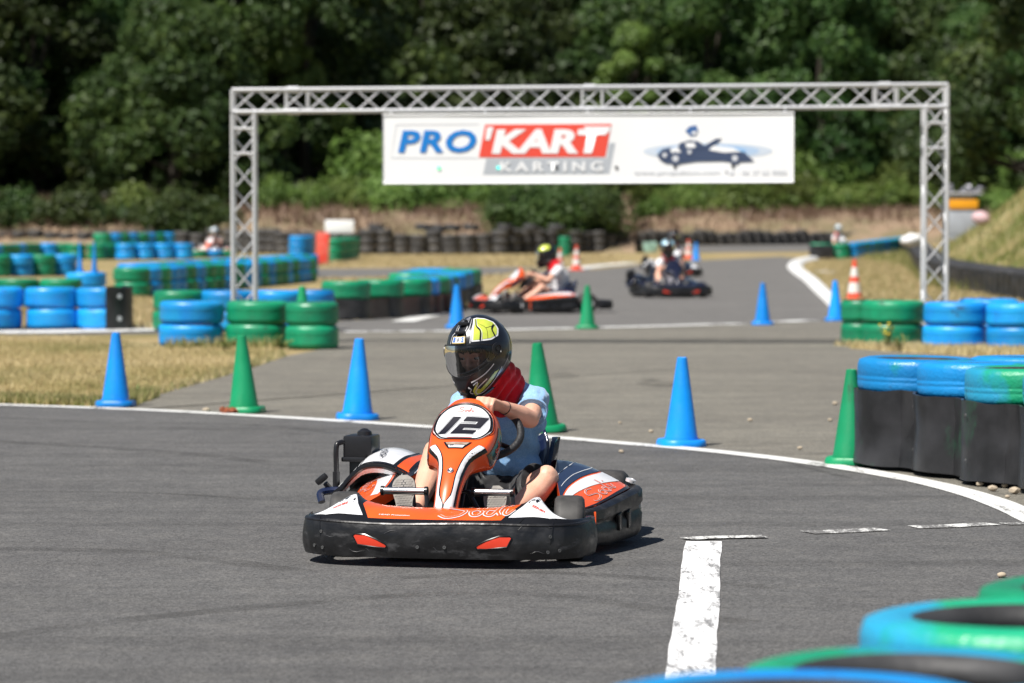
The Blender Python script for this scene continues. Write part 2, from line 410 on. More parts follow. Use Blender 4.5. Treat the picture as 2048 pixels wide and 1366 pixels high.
NEAR = [(-900, 800), (-300, 803), (0, 812), (300, 823), (520, 835), (700, 846), (860, 857), (1110, 878), (1250, 890), (1400, 903), (1560, 921), (1700, 941), (1820, 962), (1900, 980), (1980, 1004), (2048, 1033), (2150, 1085), (2260, 1160), (2380, 1270)]
NEARC = pixcurve(NEAR, 6)
# the racing surface on the camera's side of the near line
pts = [gp(*p) for p in NEARC] + [Vector((7, 2, 0)), Vector((7, -10, 0)), Vector((-20, -10, 0)), Vector((-20, 20, 0))]
sheet('track', pts, .008, M_ASPH, world=True)
# the paler apron beyond the line, wide on the far side
AP = NEARC[14:] + [(2500, 1160), (2350, 900), (2250, 745), (1990, 716), (1800, 705), (1700, 698), (1692, 641), (1400, 652), (1000, 662), (680, 662), (640, 700), (560, 715), (450, 748), (350, 778), (290, 800), (262, 822)]
sheet('apron', AP[::-1], .004, M_APRON)
# far racing surface
FT = [(560, 668), (900, 661), (1330, 655), (1700, 641), (1700, 622), (1640, 582), (1606, 552), (1596, 535), (1612, 518), (1560, 513), (1340, 524), (1130, 545), (1010, 596), (960, 606), (850, 628), (700, 642), (560, 645)]
sheet('far_track', FT[::-1], .006, M_ASPH2)
sheet('far_path', [(600, 538), (1180, 533), (1180, 550), (600, 556)][::-1], .004, M_ASPH2)
sheet('upper_path', [(1330, 492), (1720, 488), (1730, 503), (1330, 506)][::-1], .004, M_ASPH2)
sheet('inner_path', [(-400, 655), (330, 651), (330, 668), (-400, 676)][::-1], .004, M_ASPH2)

def line(name, pix, width, z, m, world=False, n=8):
    P = [Vector((p[0], p[1], 0)) for p in pix] if world else catmull([gp(*p) for p in pix], n)
    bm = B(); prev = None
    for i, p in enumerate(P):
        t = P[min(i + 1, len(P) - 1)] - P[max(i - 1, 0)]; t.z = 0; t.normalize()
        wd = width * (1 + .07 * noise.noise(p * 2.3)) / 2
        a = bm.verts.new((p.x - t.y * wd, p.y + t.x * wd, z)); b = bm.verts.new((p.x + t.y * wd, p.y - t.x * wd, z))
        if prev: bm.faces.new((prev[1], b, a, prev[0]))
        prev = (a, b)
    bmesh.ops.recalc_face_normals(bm, faces=bm.faces[:])
    if bm.faces[:] and sum(f.normal.z for f in bm.faces) < 0: bmesh.ops.reverse_faces(bm, faces=bm.faces[:])
    return tag(link(name, bm, m, smooth=False), kind='structure')
line('road_marking_line', NEAR, .155, .0118, M_LINE)
line('road_marking_line', [(1408, 1088), (1402, 1130), (1398, 1200), (1388, 1280), (1382, 1345), (1374, 1450)], .148, .0118, M_LINEW)
line('road_marking_line', [(1372, 1084), (1430, 1081), (1530, 1079)], .11, .0145, M_LINEVW)
line('road_marking_line', [(1615, 1070), (1690, 1067), (1764, 1063)], .14, .0118, M_LINEVW)
line('road_marking_line', [(1826, 1059), (1900, 1057), (1982, 1052)], .13, .0118, M_LINEVW)
line('road_marking_line', [(2010, 1053), (2080, 1050), (2160, 1048)], .10, .0118, M_LINEVW)
for a in ([(690, 665), (735, 665)], [(755, 665), (775, 664)], [(800, 664), (850, 664)], [(865, 664), (1000, 661), (1150, 658)], [(1180, 657), (1330, 653), (1430, 650)], [(1445, 650), (1480, 649)], [(1560, 645), (1620, 642)]):
    line('road_marking_line', a, .34, .011, M_LINE)
line('road_marking_line', [(805, 645), (850, 634), (905, 622)], .3, .013, M_LINE)
line('road_marking_line', [(1135, 540), (1200, 532), (1270, 526)], .55, .012, M_LINE)
line('road_marking_line', [(-300, 668), (0, 666), (150, 664), (308, 660)], .95, .014, M_LINE)
# raised white kerb of the far bend
bm = B()
kp = catmull([gp(*p) for p in [(1690, 640), (1672, 612), (1645, 585), (1622, 562), (1600, 546), (1590, 533), (1600, 524), (1628, 518)]], 6)
rings = []
for i, p in enumerate(kp):
    t = (kp[min(i + 1, len(kp) - 1)] - kp[max(i - 1, 0)]).normalized(); nn = Vector((-t.y, t.x, 0))
    wd = .10 + .15 * i / len(kp)
    rings.append([p + nn * wd * x + Vector((0, 0, .01 + h)) for x, h in ((-1, 0), (-.8, .05), (-.3, .09), (.3, .09), (.8, .05), (1, 0))])
loft(bm, rings, False)
tag(link('white_kerb', bm, mat('kerb_paint', (.74, .74, .73), .6, col2=(.6, .6, .58), vscale=3)), kind='structure')

# dark tyre marks lying on the asphalt
def mark_mat():
    m = bpy.data.materials.new('tyre_mark'); m.use_nodes = True; n = m.node_tree; L = n.links; p = n.nodes['Principled BSDF']
    p.inputs['Base Color'].default_value = (.045, .043, .04, 1); p.inputs['Roughness'].default_value = .8
    tc = n.nodes.new('ShaderNodeTexCoord'); z = n.nodes.new('ShaderNodeTexNoise'); z.inputs['Scale'].default_value = 3; z.inputs['Detail'].default_value = 8; z.inputs['Roughness'].default_value = .7
    L.new(tc.outputs['Object'], z.inputs[0]); r = n.nodes.new('ShaderNodeMapRange'); r.inputs[1].default_value = .35; r.inputs[2].default_value = .7; r.inputs[3].default_value = .0; r.inputs[4].default_value = .33
    L.new(z.outputs[0], r.inputs[0]); L.new(r.outputs[0], p.inputs['Alpha']); return m
M_MARK = mark_mat()
bm = B()
for pl, wd in [([(640, 686), (1000, 683), (1690, 680)], .22), ([(600, 741), (1100, 741), (1710, 745)], .09), ([(720, 776), (1000, 781), (1060, 779)], .12), ([(740, 792), (1000, 790)], .1), ([(1100, 768), (1700, 778)], .07),
               ([(280, 800), (700, 784), (860, 780)], .05), ([(-100, 832), (200, 848), (500, 852), (700, 872)], .12), ([(-50, 846), (280, 856), (620, 872)], .06),
               ([(640, 1010), (300, 990), (-100, 985)], .07), ([(560, 930), (300, 905), (-100, 880)], .16), ([(1500, 1250), (1000, 1190), (400, 1230), (-100, 1290)], .12), ([(1560, 1180), (1100, 1150), (800, 1160)], .10), ([(620, 1150), (300, 1110), (-100, 1100)], .14), ([(1290, 905), (1500, 915), (1700, 960)], .05)]:
    P = catmull([gp(*p) for p in pl], 10); prev = None
    for i, p in enumerate(P):
        t = (P[min(i + 1, len(P) - 1)] - P[max(i - 1, 0)]).normalized()
        a = bm.verts.new((p.x - t.y * wd / 2, p.y + t.x * wd / 2, .0098)); b = bm.verts.new((p.x + t.y * wd / 2, p.y - t.x * wd / 2, .0098))
        if prev: bm.faces.new((prev[1], b, a, prev[0]))
        prev = (a, b)
for cx, cy, r in ((1125, 752, .17), (1320, 770, .2), (1345, 772, .13), (1300, 762, .1)):
    c = gp(cx, cy); vs = [bm.verts.new((c.x + r * (.7 + .5 * random.random()) * math.cos(k * .628), c.y + 3.0 * r * (.7 + .5 * random.random()) * math.sin(k * .628), .0112)) for k in range(10)]
    bm.faces.new(vs)
tag(link('tyre_marks', bm, M_MARK, smooth=False), kind='structure')

# small stones lying on the asphalt
for k, (px, py, r) in enumerate([(1243, 909, .012), (2003, 1160, .014), (1500, 845, .013), (1670, 812, .016), (1660, 845, .012), (1302, 868, .012), (1240, 850, .009), (1985, 985, .018), (2030, 990, .022), (2010, 978, .014), (1960, 975, .016), (1600, 902, .012), (413, 826, .02), (2015, 1000, .01)]):
    bm = B(); ball(bm, (0, 0, 0), (r * 1.3, r, r * .8), sub=2)
    for v in bm.verts: v.co *= 1 + .25 * noise.noise(v.co * 90 + Vector((k, 0, 0)))
    o = link('pebble', bm, mat('pale_stone', (.42, .35, .26), .9)); o.location = gp(px, py, .0) + Vector((0, 0, .012 + r * .5)); tag(o, 'small pale pebble lying loose on the asphalt', 'pebble', 'pebbles loose on the asphalt')

# terrain behind: a low bare bank, then the wooded slope, and the grassy mound on the far side of the bend
def far_shift(x):
    t = max(0, min(1, (x - 4.45) / .7)); return 36 * t * t * (3 - 2 * t)
def terr(name, x0, x1, nx, prof, m, amp=.3, fx=None):
    bm = B(); rows = []
    for j, (y, z) in enumerate(prof):
        row = []
        for i in range(nx + 1):
            x = x0 + (x1 - x0) * i / nx
            yy = y + 1.2 * noise.noise(Vector((x * .1, y * .1, 3)))
            zz = z + (amp * noise.noise(Vector((x * .35, y * .35, 0))) + amp * .5 * noise.noise(Vector((x * 1.3, y * 1.3, 9)))) * min(1, z)
            yy += far_shift(x)
            row.append(bm.verts.new((x, yy, zz)))
        rows.append(row)
    for a, b in zip(rows, rows[1:]):
        for i in range(nx): bm.faces.new((a[i], a[i + 1], b[i + 1], b[i]))
    return tag(link(name, bm, m), kind='structure')
M_BANK = mat('bare_bank_soil', (.27, .19, .125), .95, col2=(.17, .14, .075), vscale=.6, vlo=.42, vhi=.6, bump=1, bscale=3)
M_WOOD = mat('woodland_floor', (.035, .045, .018), .95, col2=(.05, .06, .022), vscale=.4, bump=1, bscale=2)
pr = [(121, -.2), (122.5, .45), (124, .95), (126, 1.3), (128, 1.5), (131, 1.75), (134, 2.1)]
terr('bank', -34, 46, 200, pr, M_BANK, .3)
terr('wooded_hill', -90, 100, 190, [(132, 2.0), (137, 2.6), (150, 3.4), (165, 4.2), (185, 5.5), (220, 8), (260, 16)], M_WOOD, .8)
# mound beyond the gate, climbing to the edge of the picture
M_MOUND = mat('mound_grass', (.15, .16, .05), .95, col2=(.26, .21, .10), vscale=.55, vlo=.42, vhi=.58, bump=1, bscale=5)
bm = B(); rows = []
for j in range(41):
    y = 52 + j * 1.4; row = []
    for i in range(31):
        u = i / 30; xl = 8.9 + (y - 54) * .032
        x = xl + u * 26
        dx = u * 26; h = (.85 * dx * dx / (dx + .5)) * (1 if dx < 5 else 5 / dx * (1 + .2 * (dx - 5) / 5)) * min(1, (y - 52) / 5) * (1 if y < 84 else max(.10, 1 - (y - 84) / 12))
        h += .12 * noise.noise(Vector((x * .6, y * .6, 0))) * min(1, h)
        row.append(bm.verts.new((x, y, h - .03)))
    rows.append(row)
for a, b in zip(rows, rows[1:]):
    for i in range(30): bm.faces.new((a[i], a[i + 1], b[i + 1], b[i]))
MC = np.array([[v.co[:] for v in r] for r in rows])
tag(link('grass_mound', bm, M_MOUND), kind='structure')

# ---------------------------------------------------------------- grass (one stuff object per kind)
def quads_mesh(name, V, tone=None, m=None, per=4, parent=None):
    """V: (n, per, 3)"""
    n = len(V); me = bpy.data.meshes.new(name)
    me.vertices.add(n * per); me.vertices.foreach_set('co', V.reshape(-1).astype(np.float32))
    me.loops.add(n * per); me.loops.foreach_set('vertex_index', np.arange(n * per, dtype=np.int32))
    me.polygons.add(n); me.polygons.foreach_set('loop_start', np.arange(0, n * per, per, dtype=np.int32))
    me.polygons.foreach_set('loop_total', np.full(n, per, dtype=np.int32))
    me.update(calc_edges=True)
    if tone is not None:
        a = me.attributes.new('tone', 'FLOAT', 'FACE'); a.data.foreach_set('value', tone.astype(np.float32))
    return link(name, me, m, parent, smooth=False)
rng = np.random.default_rng(5)
def inpoly(P, poly):
    x, y = P[:, 0], P[:, 1]; c = np.zeros(len(P), bool); n = len(poly)
    for i in range(n):
        x1, y1 = poly[i]; x2, y2 = poly[(i + 1) % n]
        with np.errstate(divide='ignore', invalid='ignore'):
            h = ((y1 > y) != (y2 > y)) & (x < (x2 - x1) * (y - y1) / (y2 - y1) + x1)
        c ^= h
    return c
def blades(pts, h, wd, lean=.5):
    n = len(pts); a = rng.uniform(0, 2 * math.pi, n); d = np.stack([np.cos(a), np.sin(a), np.zeros(n)], 1)
    b = rng.uniform(0, 2 * math.pi, n); l = np.stack([np.cos(b), np.sin(b), np.zeros(n)], 1) * (h * lean * rng.uniform(.2, 1, n))[:, None]
    p = pts; t = p + l; t[:, 2] += h
    return np.stack([p - d * wd, p + d * wd, t], 1)
def grass_area(pixpoly, n, h0, h1, wd, z=0.0):
    P = np.array([[gp(*p).x, gp(*p).y] for p in pixpoly]); lo, hi = P.min(0), P.max(0)
    out = []
    while sum(map(len, out)) < n:
        q = rng.uniform(lo, hi, (n, 2)); out.append(q[inpoly(q, P)])
    q = np.concatenate(out)[:n]; pts = np.concatenate([q, np.full((n, 1), z)], 1)
    return blades(pts, rng.uniform(h0, h1, n), wd), q
M_GRASS = leaf_mat('dry_grass_blades', (.17, .20, .05), (.52, .42, .22), (.66, .55, .34), .25)
V1, q1 = grass_area([(-60, 673), (150, 675), (308, 690), (560, 696), (566, 712), (450, 747), (350, 777), (270, 806), (225, 815), (0, 808), (-60, 806)], 42000, .015, .05, .006)
tn = np.array([.55 + .6 * noise.noise(Vector((x * .8, y * .5, 1))) for x, y in q1]) + rng.normal(0, .12, len(q1))
V2, q2 = grass_area([(-60, 798), (200, 806), (300, 786), (320, 795), (262, 815), (0, 810), (-60, 808)], 6000, .03, .09, .007)
V3, q3 = grass_area([(440, 742), (566, 706), (572, 714), (480, 745), (350, 782), (290, 800), (300, 786)], 2500, .02, .07, .007)
V4, q4 = grass_area([(1660, 691), (1780, 703), (2100, 720), (2100, 704), (1850, 696)], 6000, .02, .10, .007)
V5, q5 = grass_area([(330, 692), (560, 692), (560, 700), (330, 700)], 1200, .05, .16, .01)
V = np.concatenate([V1, V2, V3, V4, V5]); t = np.concatenate([tn, rng.uniform(-.1, .5, len(q2)), rng.uniform(.0, .8, len(q3)), rng.uniform(.3, 1.1, len(q4)), rng.uniform(-.1, .5, len(q5))])
tag(quads_mesh('grass', V, t.clip(0, 1), M_GRASS, 3), 'short sun-dried grass beside the track edge', 'grass', kind='stuff')
V6, q6 = grass_area([(940, 620), (960, 560), (1120, 540), (1240, 524), (1240, 512), (640, 512), (640, 534), (1100, 534), (960, 555), (640, 560), (640, 600)], 14000, .03, .12, .02)
V7, q7 = grass_area([(1640, 560), (1700, 640), (1900, 640), (2100, 640), (2048, 602), (1870, 580), (1800, 520), (1640, 522), (1612, 545)], 22000, .03, .13, .015)
V8, q8 = grass_area([(1790, 520), (1850, 575), (2048, 604), (2048, 592), (1870, 560), (1815, 505)], 7000, .08, .3, .02)
V9, q9 = grass_area([(-60, 555), (300, 600), (320, 660), (-60, 660)], 9000, .03, .1, .015)
V = np.concatenate([V6, V7, V8, V9]); t = np.concatenate([rng.normal(.65, .2, len(q6)), rng.normal(.5, .25, len(q7)), rng.normal(.1, .15, len(q8)), rng.normal(.6, .2, len(q9))])
tag(quads_mesh('grass', V, t.clip(0, 1), M_GRASS, 3), 'patchy dry grass around the far bends and barriers', 'grass', kind='stuff')
# grass standing on the mound
n = 50000; J = rng.integers(0, 40, n); I = rng.integers(0, 14, n); a = rng.uniform(0, 1, (n, 2))
P0 = MC[J, I] * ((1 - a[:, :1]) * (1 - a[:, 1:])) + MC[J, I + 1] * (a[:, :1] * (1 - a[:, 1:])) + MC[J + 1, I] * ((1 - a[:, :1]) * a[:, 1:]) + MC[J + 1, I + 1] * (a[:, :1] * a[:, 1:])
tn = np.array([.16 + .8 * noise.noise(Vector(p) * .5) for p in P0]) + rng.normal(0, .12, n)
tag(quads_mesh('grass', blades(P0, rng.uniform(.06, .25, n), .02), tn.clip(0, 1), M_GRASS, 3), 'rough half-dry grass covering the mound', 'grass', kind='stuff')
n = 20000; P0 = np.stack([rng.uniform(-30, 36, n), rng.uniform(122.5, 133, n), np.zeros(n)], 1); P0[:, 2] = np.interp(P0[:, 1], [121, 122.5, 124, 126, 128, 131, 134], [-.2, .4, .9, 1.25, 1.45, 1.7, 2.05]); P0[:, 1] += np.array([far_shift(x) for x in P0[:, 0]])
tn = rng.uniform(0, .6, n)
tag(quads_mesh('dry_weeds', blades(P0, rng.uniform(.15, .6, n), .05, .9), tn, M_DRYB, 3), 'dry brown weeds and stems on the bare bank', 'weeds', kind='stuff')
# ================================================================ TREES AND BUSHES
def leaf_cloud(centers, radii, per, size, squash=.8, shell=.55):
    """leaf faces spread through clumps; returns (quads, tone)"""
    Vs, Ts = [], []
    for c, r in zip(centers, radii):
        n = int(per * (r / np.mean(radii)) ** 2)
        d = rng.normal(size=(n, 3)); d /= np.linalg.norm(d, axis=1)[:, None]
        rad = r * rng.uniform(shell, 1.08, n) ** .7
        p = c + d * rad[:, None] * np.array([1, 1, squash])
        nn = d + rng.normal(0, .55, (n, 3)); nn[:, 2] += .35; nn /= np.linalg.norm(nn, axis=1)[:, None]
        a = np.cross(nn, rng.normal(size=(n, 3))); a /= np.linalg.norm(a, axis=1)[:, None]; b = np.cross(nn, a)
        s = (size * rng.uniform(.6, 1.4, n))[:, None]
        Vs.append(np.stack([p - a * s, p - b * s * .55, p + a * s, p + b * s * .55], 1))
        Ts.append((rng.normal(rng.uniform(.2, .75), .16, n)).clip(0, 1))
    return np.concatenate(Vs), np.concatenate(Ts)
def tree_proto(seed, hgt, wid, low, clumps, per, size, m, name, label, cat, group):
    global rng
    rng = np.random.default_rng(seed)
    root = empty(name, label=label, cat=cat, group=group)
    bm = B(); tr = [(0, 0, -.5), (.15, .1, hgt * .2), (-.1, 0, hgt * .45), (.1, .1, hgt * .8)]
    tube(bm, catmull(tr, 4), .3, 8, rr=[.32 * (1 - .85 * i / 12) for i in range(13)])
    cs, rs = [], []
    for k in range(clumps):
        z = low + (hgt - low) * rng.uniform(0, 1) ** .9
        f = (z - low) / (hgt - low); R_ = wid * (math.sin(math.pi * min(1, .22 + .78 * f) ** .9) * .85 + .12) * (1.15 if low < 1 and f < .4 else 1)
        a = rng.uniform(0, 2 * math.pi); rr = R_ * rng.uniform(.35, 1) ** .6
        cs.append(np.array([rr * math.cos(a), rr * math.sin(a), z])); rs.append(rng.uniform(.55, 1.25) * wid * .26)
        if k % 5 == 0:
            tube(bm, [(0, 0, z * .55), (cs[-1][0] * .5, cs[-1][1] * .5, z * .8), tuple(cs[-1])], .1, 6, rr=[.11, .07, .03])
    link('trunk', bm, M_BARK, root)
    V, t = leaf_cloud(cs, rs, per, size)
    quads_mesh('crown', V, t, m, 4, root)
    return root
def bush_proto(seed, wid, hgt, clumps, per, size, m, name, label, cat, group):
    global rng
    rng = np.random.default_rng(seed); cs, rs = [], []
    for k in range(clumps):
        a = rng.uniform(0, 2 * math.pi); r = wid * rng.uniform(0, 1) ** .6
        cs.append(np.array([r * math.cos(a), r * .7 * math.sin(a), hgt * rng.uniform(.15, .8) * (1 - .4 * r / wid)])); rs.append(hgt * rng.uniform(.22, .42))
    V, t = leaf_cloud(cs, rs, per, size, .9)
    o = quads_mesh(name, V, t, m, 4); tag(o, label, cat, group); return o
G1 = 'trees of the wood behind the circuit'
T = [tree_proto(11, 13, 4.6, .5, 70, 230, .17, M_LEAF, 'tree', 'dark green broad tree in the wood behind the tyre wall', 'tree', G1),
     tree_proto(12, 14, 4.2, .7, 70, 230, .17, M_LEAF, 'tree', 'dark green broad tree in the wood behind the tyre wall', 'tree', G1),
     tree_proto(13, 11, 5.2, .5, 76, 230, .18, M_LEAF, 'tree', 'dark green broad tree in the wood behind the tyre wall', 'tree', G1)]
random.seed(21)
def tshift(x):
    t = max(0, min(1, (x + 6) / 6)); return 36 * t * t * (3 - 2 * t)
def put(proto, used, loc, s, rz, label=None, sz=None):
    o = proto if id(proto) not in used else copy_tree(proto); used.add(id(proto))
    o.location = loc; o.scale = (s, s, sz or s); o.rotation_euler = (0, 0, rz)
    if label: o['label'] = label
    return o
used = set()
hill = lambda y: np.interp(y, [132, 137, 150, 165, 185, 220], [2, 2.6, 3.4, 4.2, 5.5, 8])
for row, (y, x0, x1, st, s0) in enumerate([(133, -27, 37, 4.6, .8), (138, -27, 37, 4.6, .9), (145, -29, 38, 5.2, 1), (156, -32, 41, 6.0, 1.1), (170, -34, 43, 7.0, 1.25), (186, -37, 45, 7.6, 1.3)]):
    x = x0
    while x <= x1:
        yy = y + random.uniform(-2, 2)
        if row == 0 and x > -9: x += st; continue   # the front edge is open in the middle
        put(T[random.randrange(3)], used, (x + random.uniform(-1.2, 1.2), yy + tshift(x), float(hill(yy + tshift(x) - far_shift(x))) - .6), s0 * random.uniform(.8, 1.15), random.uniform(0, 6.28))
        x += st * random.uniform(.85, 1.15)
o = put(tree_proto(31, 7.5, 2.2, 1.0, 40, 200, .15, M_LEAFB, 'tree', 'slim bright green young tree rising behind the middle of the banner', 'tree', None), set(), (6.0, 169, 3.4), .95, 0)
o = put(tree_proto(32, 6.5, 2.4, .8, 40, 200, .15, M_LEAFB, 'tree', 'bright leafy young tree just inside the gate beside its left tower', 'tree', None), set(), (-9.2, 137.2, 2.6), .95, 1)
# trees on top of the mound, by the marshal post
for k, (x, y, s, l) in enumerate([(17.2, 112, .85, 'tall leafy tree over the grass mound'), (21.5, 108, .8, 'leafy tree at the end of the grass mound')]):
    put(T[k], used, (x, y, 1.5), s, k * 2.1, l)
GB = 'bushes along the foot of the wood'
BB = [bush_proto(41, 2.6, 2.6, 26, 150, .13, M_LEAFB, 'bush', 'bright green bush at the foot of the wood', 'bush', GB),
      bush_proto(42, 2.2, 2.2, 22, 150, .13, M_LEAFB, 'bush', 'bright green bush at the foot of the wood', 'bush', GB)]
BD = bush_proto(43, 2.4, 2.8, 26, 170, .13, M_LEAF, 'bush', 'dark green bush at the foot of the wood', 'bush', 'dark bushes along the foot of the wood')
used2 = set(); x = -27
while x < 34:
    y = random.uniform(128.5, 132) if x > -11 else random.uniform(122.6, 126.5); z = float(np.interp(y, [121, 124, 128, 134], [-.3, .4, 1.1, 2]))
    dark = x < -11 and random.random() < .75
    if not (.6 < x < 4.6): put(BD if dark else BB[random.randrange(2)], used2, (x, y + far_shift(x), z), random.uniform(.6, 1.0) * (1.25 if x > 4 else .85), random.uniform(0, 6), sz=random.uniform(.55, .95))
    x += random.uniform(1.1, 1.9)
x = -4
while x < 32:
    put(BB[random.randrange(2)], used2, (x, 133.5 + random.uniform(-1, 1) + far_shift(x), 2.2), random.uniform(.9, 1.2), random.uniform(0, 6)); x += 2.3
for x, y, s in ((.6, 123.2, .62), (1.7, 122.6, .72), (2.7, 123.0, .62), (1.2, 124, .7), (2.2, 124.4, .7)):
    o = put(BD, used2, (x, y, .55 + (y - 122.6) * .25), s, x, sz=.72)
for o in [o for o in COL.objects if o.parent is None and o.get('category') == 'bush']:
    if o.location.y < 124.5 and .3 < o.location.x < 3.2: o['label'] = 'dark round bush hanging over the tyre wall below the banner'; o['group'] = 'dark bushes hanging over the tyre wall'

# ================================================================ TYRES
TYRE_H = .2
def tyre_mesh(r=.315, h=.2, ri=.19, treads=3, gd=.0035):
    bm = B()
    prof = [(ri, h * .28), (ri + .01, h * .12), (ri + .035, .006), (ri + .075, 0), (r - .03, .006), (r - .010, h * .07), (r - .002, h * .2)]
    for k in range(treads):
        z = h * (.36 + .14 * k); prof += [(r, z - .008), (r - gd, z - .004), (r - gd, z + .004), (r, z + .008)]
    prof += [(r - .002, h * .8), (r - .010, h * .93), (r - .03, h - .006), (ri + .075, h), (ri + .035, h - .008), (ri + .01, h * .88), (ri, h * .72), (ri + .03, h * .6), (ri + .06, h * .5), (ri + .03, h * .4), (ri, h * .28)]
    lathe(bm, prof, 40)
    bmesh.ops.recalc_face_normals(bm, faces=bm.faces[:])
    me = bpy.data.meshes.new('tyre'); bm.to_mesh(me); bm.free(); me.shade_smooth(); return me
TM = {}
def tyre_data(c, r, h):
    k = (c, r, h)
    if k not in TM:
        me = tyre_mesh(r, h, r * .6, 3 if c == 'k' else 2, .0035 if c == 'k' else .0016); me.materials.append({'b': M_BLUE, 'g': M_GREEN, 'k': M_RUB, 'x': M_BLUEG, 'y': M_GREENB}[c]); me.materials.append(M_RUB); TM[k] = me
        for f in me.polygons:
            if math.hypot(f.center.x, f.center.y) < r * .6 + .045 and .07 * h < f.center.z < .93 * h: f.material_index = 1
        for v in me.vertices:
            q = v.co * 1.0; v.co += Vector((q.x, q.y, 0)).normalized() * (.006 * noise.noise(q * 4 + Vector((ord(c) % 7, 0, 0)))) if c != 'k' else Vector()
    return TM[k]
NAMEC = {'b': 'blue', 'g': 'green', 'k': 'black', 'x': 'blue', 'y': 'green'}
def stack(x, y, cols, label, group=None, r=.315, h=.2, sub=True, kids=None):
    root = empty('tyre_stack', (x, y, .008), random.uniform(0, 6), label, 'tyre stack', group)
    for k, c in enumerate(cols):
        o = bpy.data.objects.new('tyre', tyre_data(c, r, h)); COL.objects.link(o); o.parent = root
        o.location = (random.uniform(-.012, .012), random.uniform(-.012, .012), k * (h + .001)); o.rotation_euler = (random.uniform(-.015, .015), random.uniform(-.015, .015), random.uniform(0, 6))
    return root
def stack_px(px, pybase, cols, label, group=None, r=.315, h=.2):
    p = gp(px, pybase); return stack(p.x, p.y + r, cols, label, group, r, h)
H2 = .232
# beside the left gate tower
stack_px(376, 697, 'bb', 'blue two-tyre stack with weeds at its foot beside the left gate tower', r=.33, h=H2)
stack_px(510, 697, 'gg', 'green two-tyre stack in front of the left gate tower', r=.325, h=H2)
stack_px(622, 700, 'gg', 'green two-tyre stack half in shadow at the asphalt edge by the left gate tower', r=.27, h=H2)
stack_px(352, 664, 'gg', 'green two-tyre stack behind the blue one beside the left gate tower', r=.3, h=H2)
stack_px(452, 664, 'bb', 'blue two-tyre stack just behind the left gate tower legs', r=.32, h=H2)
stack_px(548, 664, 'bb', 'blue two-tyre stack with a glossy rim between gate tower and belted barrier', r=.3, h=H2)
stack_px(624, 662, 'bb', 'small blue two-tyre stack where the black belted barrier begins', r=.25, h=H2)
# beside the right gate tower
stack_px(1722, 692, 'gg', 'green two-tyre stack at the track-side end beside the right gate tower', r=.2, h=H2)
stack_px(1792, 695, 'gg', 'green two-tyre stack with yellow weeds in front beside the right gate tower', r=.325, h=H2)
stack_px(1920, 700, 'bb', 'blue two-tyre stack in front of the right gate tower', r=.33, h=H2)
stack_px(2046, 703, 'bb', 'blue two-tyre stack cut by the picture edge beyond the right gate tower', r=.32, h=H2)
stack_px(1985, 690, 'bb', 'blue two-tyre stack behind the gap of the blue stacks by the gate', r=.32, h=H2)
# row at the inner path, with its belt end piece
GL = 'blue stacks along the white inner line'
for px, l in ((-15, 'blue two-tyre stack on the white line at the picture edge'), (96, 'blue two-tyre stack on the white line with a scraped lower tyre'), (200, 'blue two-tyre stack on the white line with a black rubber end piece')):
    o = stack_px(px, 661, 'bb', l, GL, r=.312, h=.245)
c = o.location.copy()
bm = B(); rin, rout = .325, .35; rg = []
for k in range(15):
    a = R(-78 + k * 9.5); ca, sa = math.cos(a), math.sin(a)
    sl = .0 if k else .02
    rg.append([(ca * rin, sa * rin, .01), (ca * rout, sa * rout, .01), (ca * rout, sa * rout, .50 + .01 * math.sin(k)), (ca * rin, sa * rin, .50)])
loft(bm, rg, True, True); bmesh.ops.recalc_face_normals(bm, faces=bm.faces[:])
be = link('rubber_end_piece', bm, M_BELT, o); be.rotation_euler = (0, 0, -o.rotation_euler.z)
for z in (.13, .39):
    bm = B(); lathe(bm, [(0, .0), (.028, .0), (.028, .006), (.012, .012), (0, .012)], 14); b2 = link('bolt', bm, M_ALU, be)
    b2.location = (rout * math.cos(R(-80 + 30)), rout * math.sin(R(-80 + 30)), z); b2.rotation_euler = (math.pi / 2, 0, R(40))

def row(pts_px, cols, name_fn, group, n=2, r=.31, h=.235, jitter=.03):
    """stacks along a ground line given by pixel points, spaced one tyre apart; cols cycles"""
    P = [gp(*p) for p in pts_px]; d = []; L = 0
    for a, b in zip(P, P[1:]): d.append((L, a, b)); L += (b - a).length
    k = 0; s = 0; step = 2 * r * 1.0
    while s <= L + 1e-6:
        for l0, a, b in d:
            if l0 <= s <= l0 + (b - a).length + 1e-6: p = a.lerp(b, (s - l0) / (b - a).length); break
        c = cols[k % len(cols)]
        stack(p.x + random.uniform(-jitter, jitter), p.y + r + random.uniform(-jitter, jitter), c * n, name_fn(NAMEC[c]), group(NAMEC[c]) if callable(group) else group, r, h)
        k += 1; s += step
    return k
row([(-60, 618), (130, 618)], 'bgg', lambda c: f'{c} stack in the low row just behind the blue stacks on the white line', lambda c: f'{c} stacks of the low row behind the white line', 2, .31, .21)
row([(165, 606), (232, 605)], 'b', lambda c: 'blue stack behind the black end piece, carrying a slim cone', 'blue stacks behind the black end piece', 2, .31, .23)
row([(262, 594), (325, 588), (400, 582), (480, 576), (560, 568), (606, 563)], 'gbgbbgbg', lambda c: f'{c} stack of the long curved barrier row passing behind the left gate tower', lambda c: f'{c} stacks of the long barrier row', 2, .31, .235)
row([(262, 583), (400, 572), (604, 554)], 'bbgbg', lambda c: f'{c} stack in the second line of the long curved barrier row', lambda c: f'{c} stacks in the second line of the long row', 2, .31, .24)
row([(-60, 555), (130, 552)], 'ggbgbg', lambda c: f'{c} stack of the short straight row between infield and far curve', lambda c: f'{c} stacks of the short straight row', 2, .31, .235)
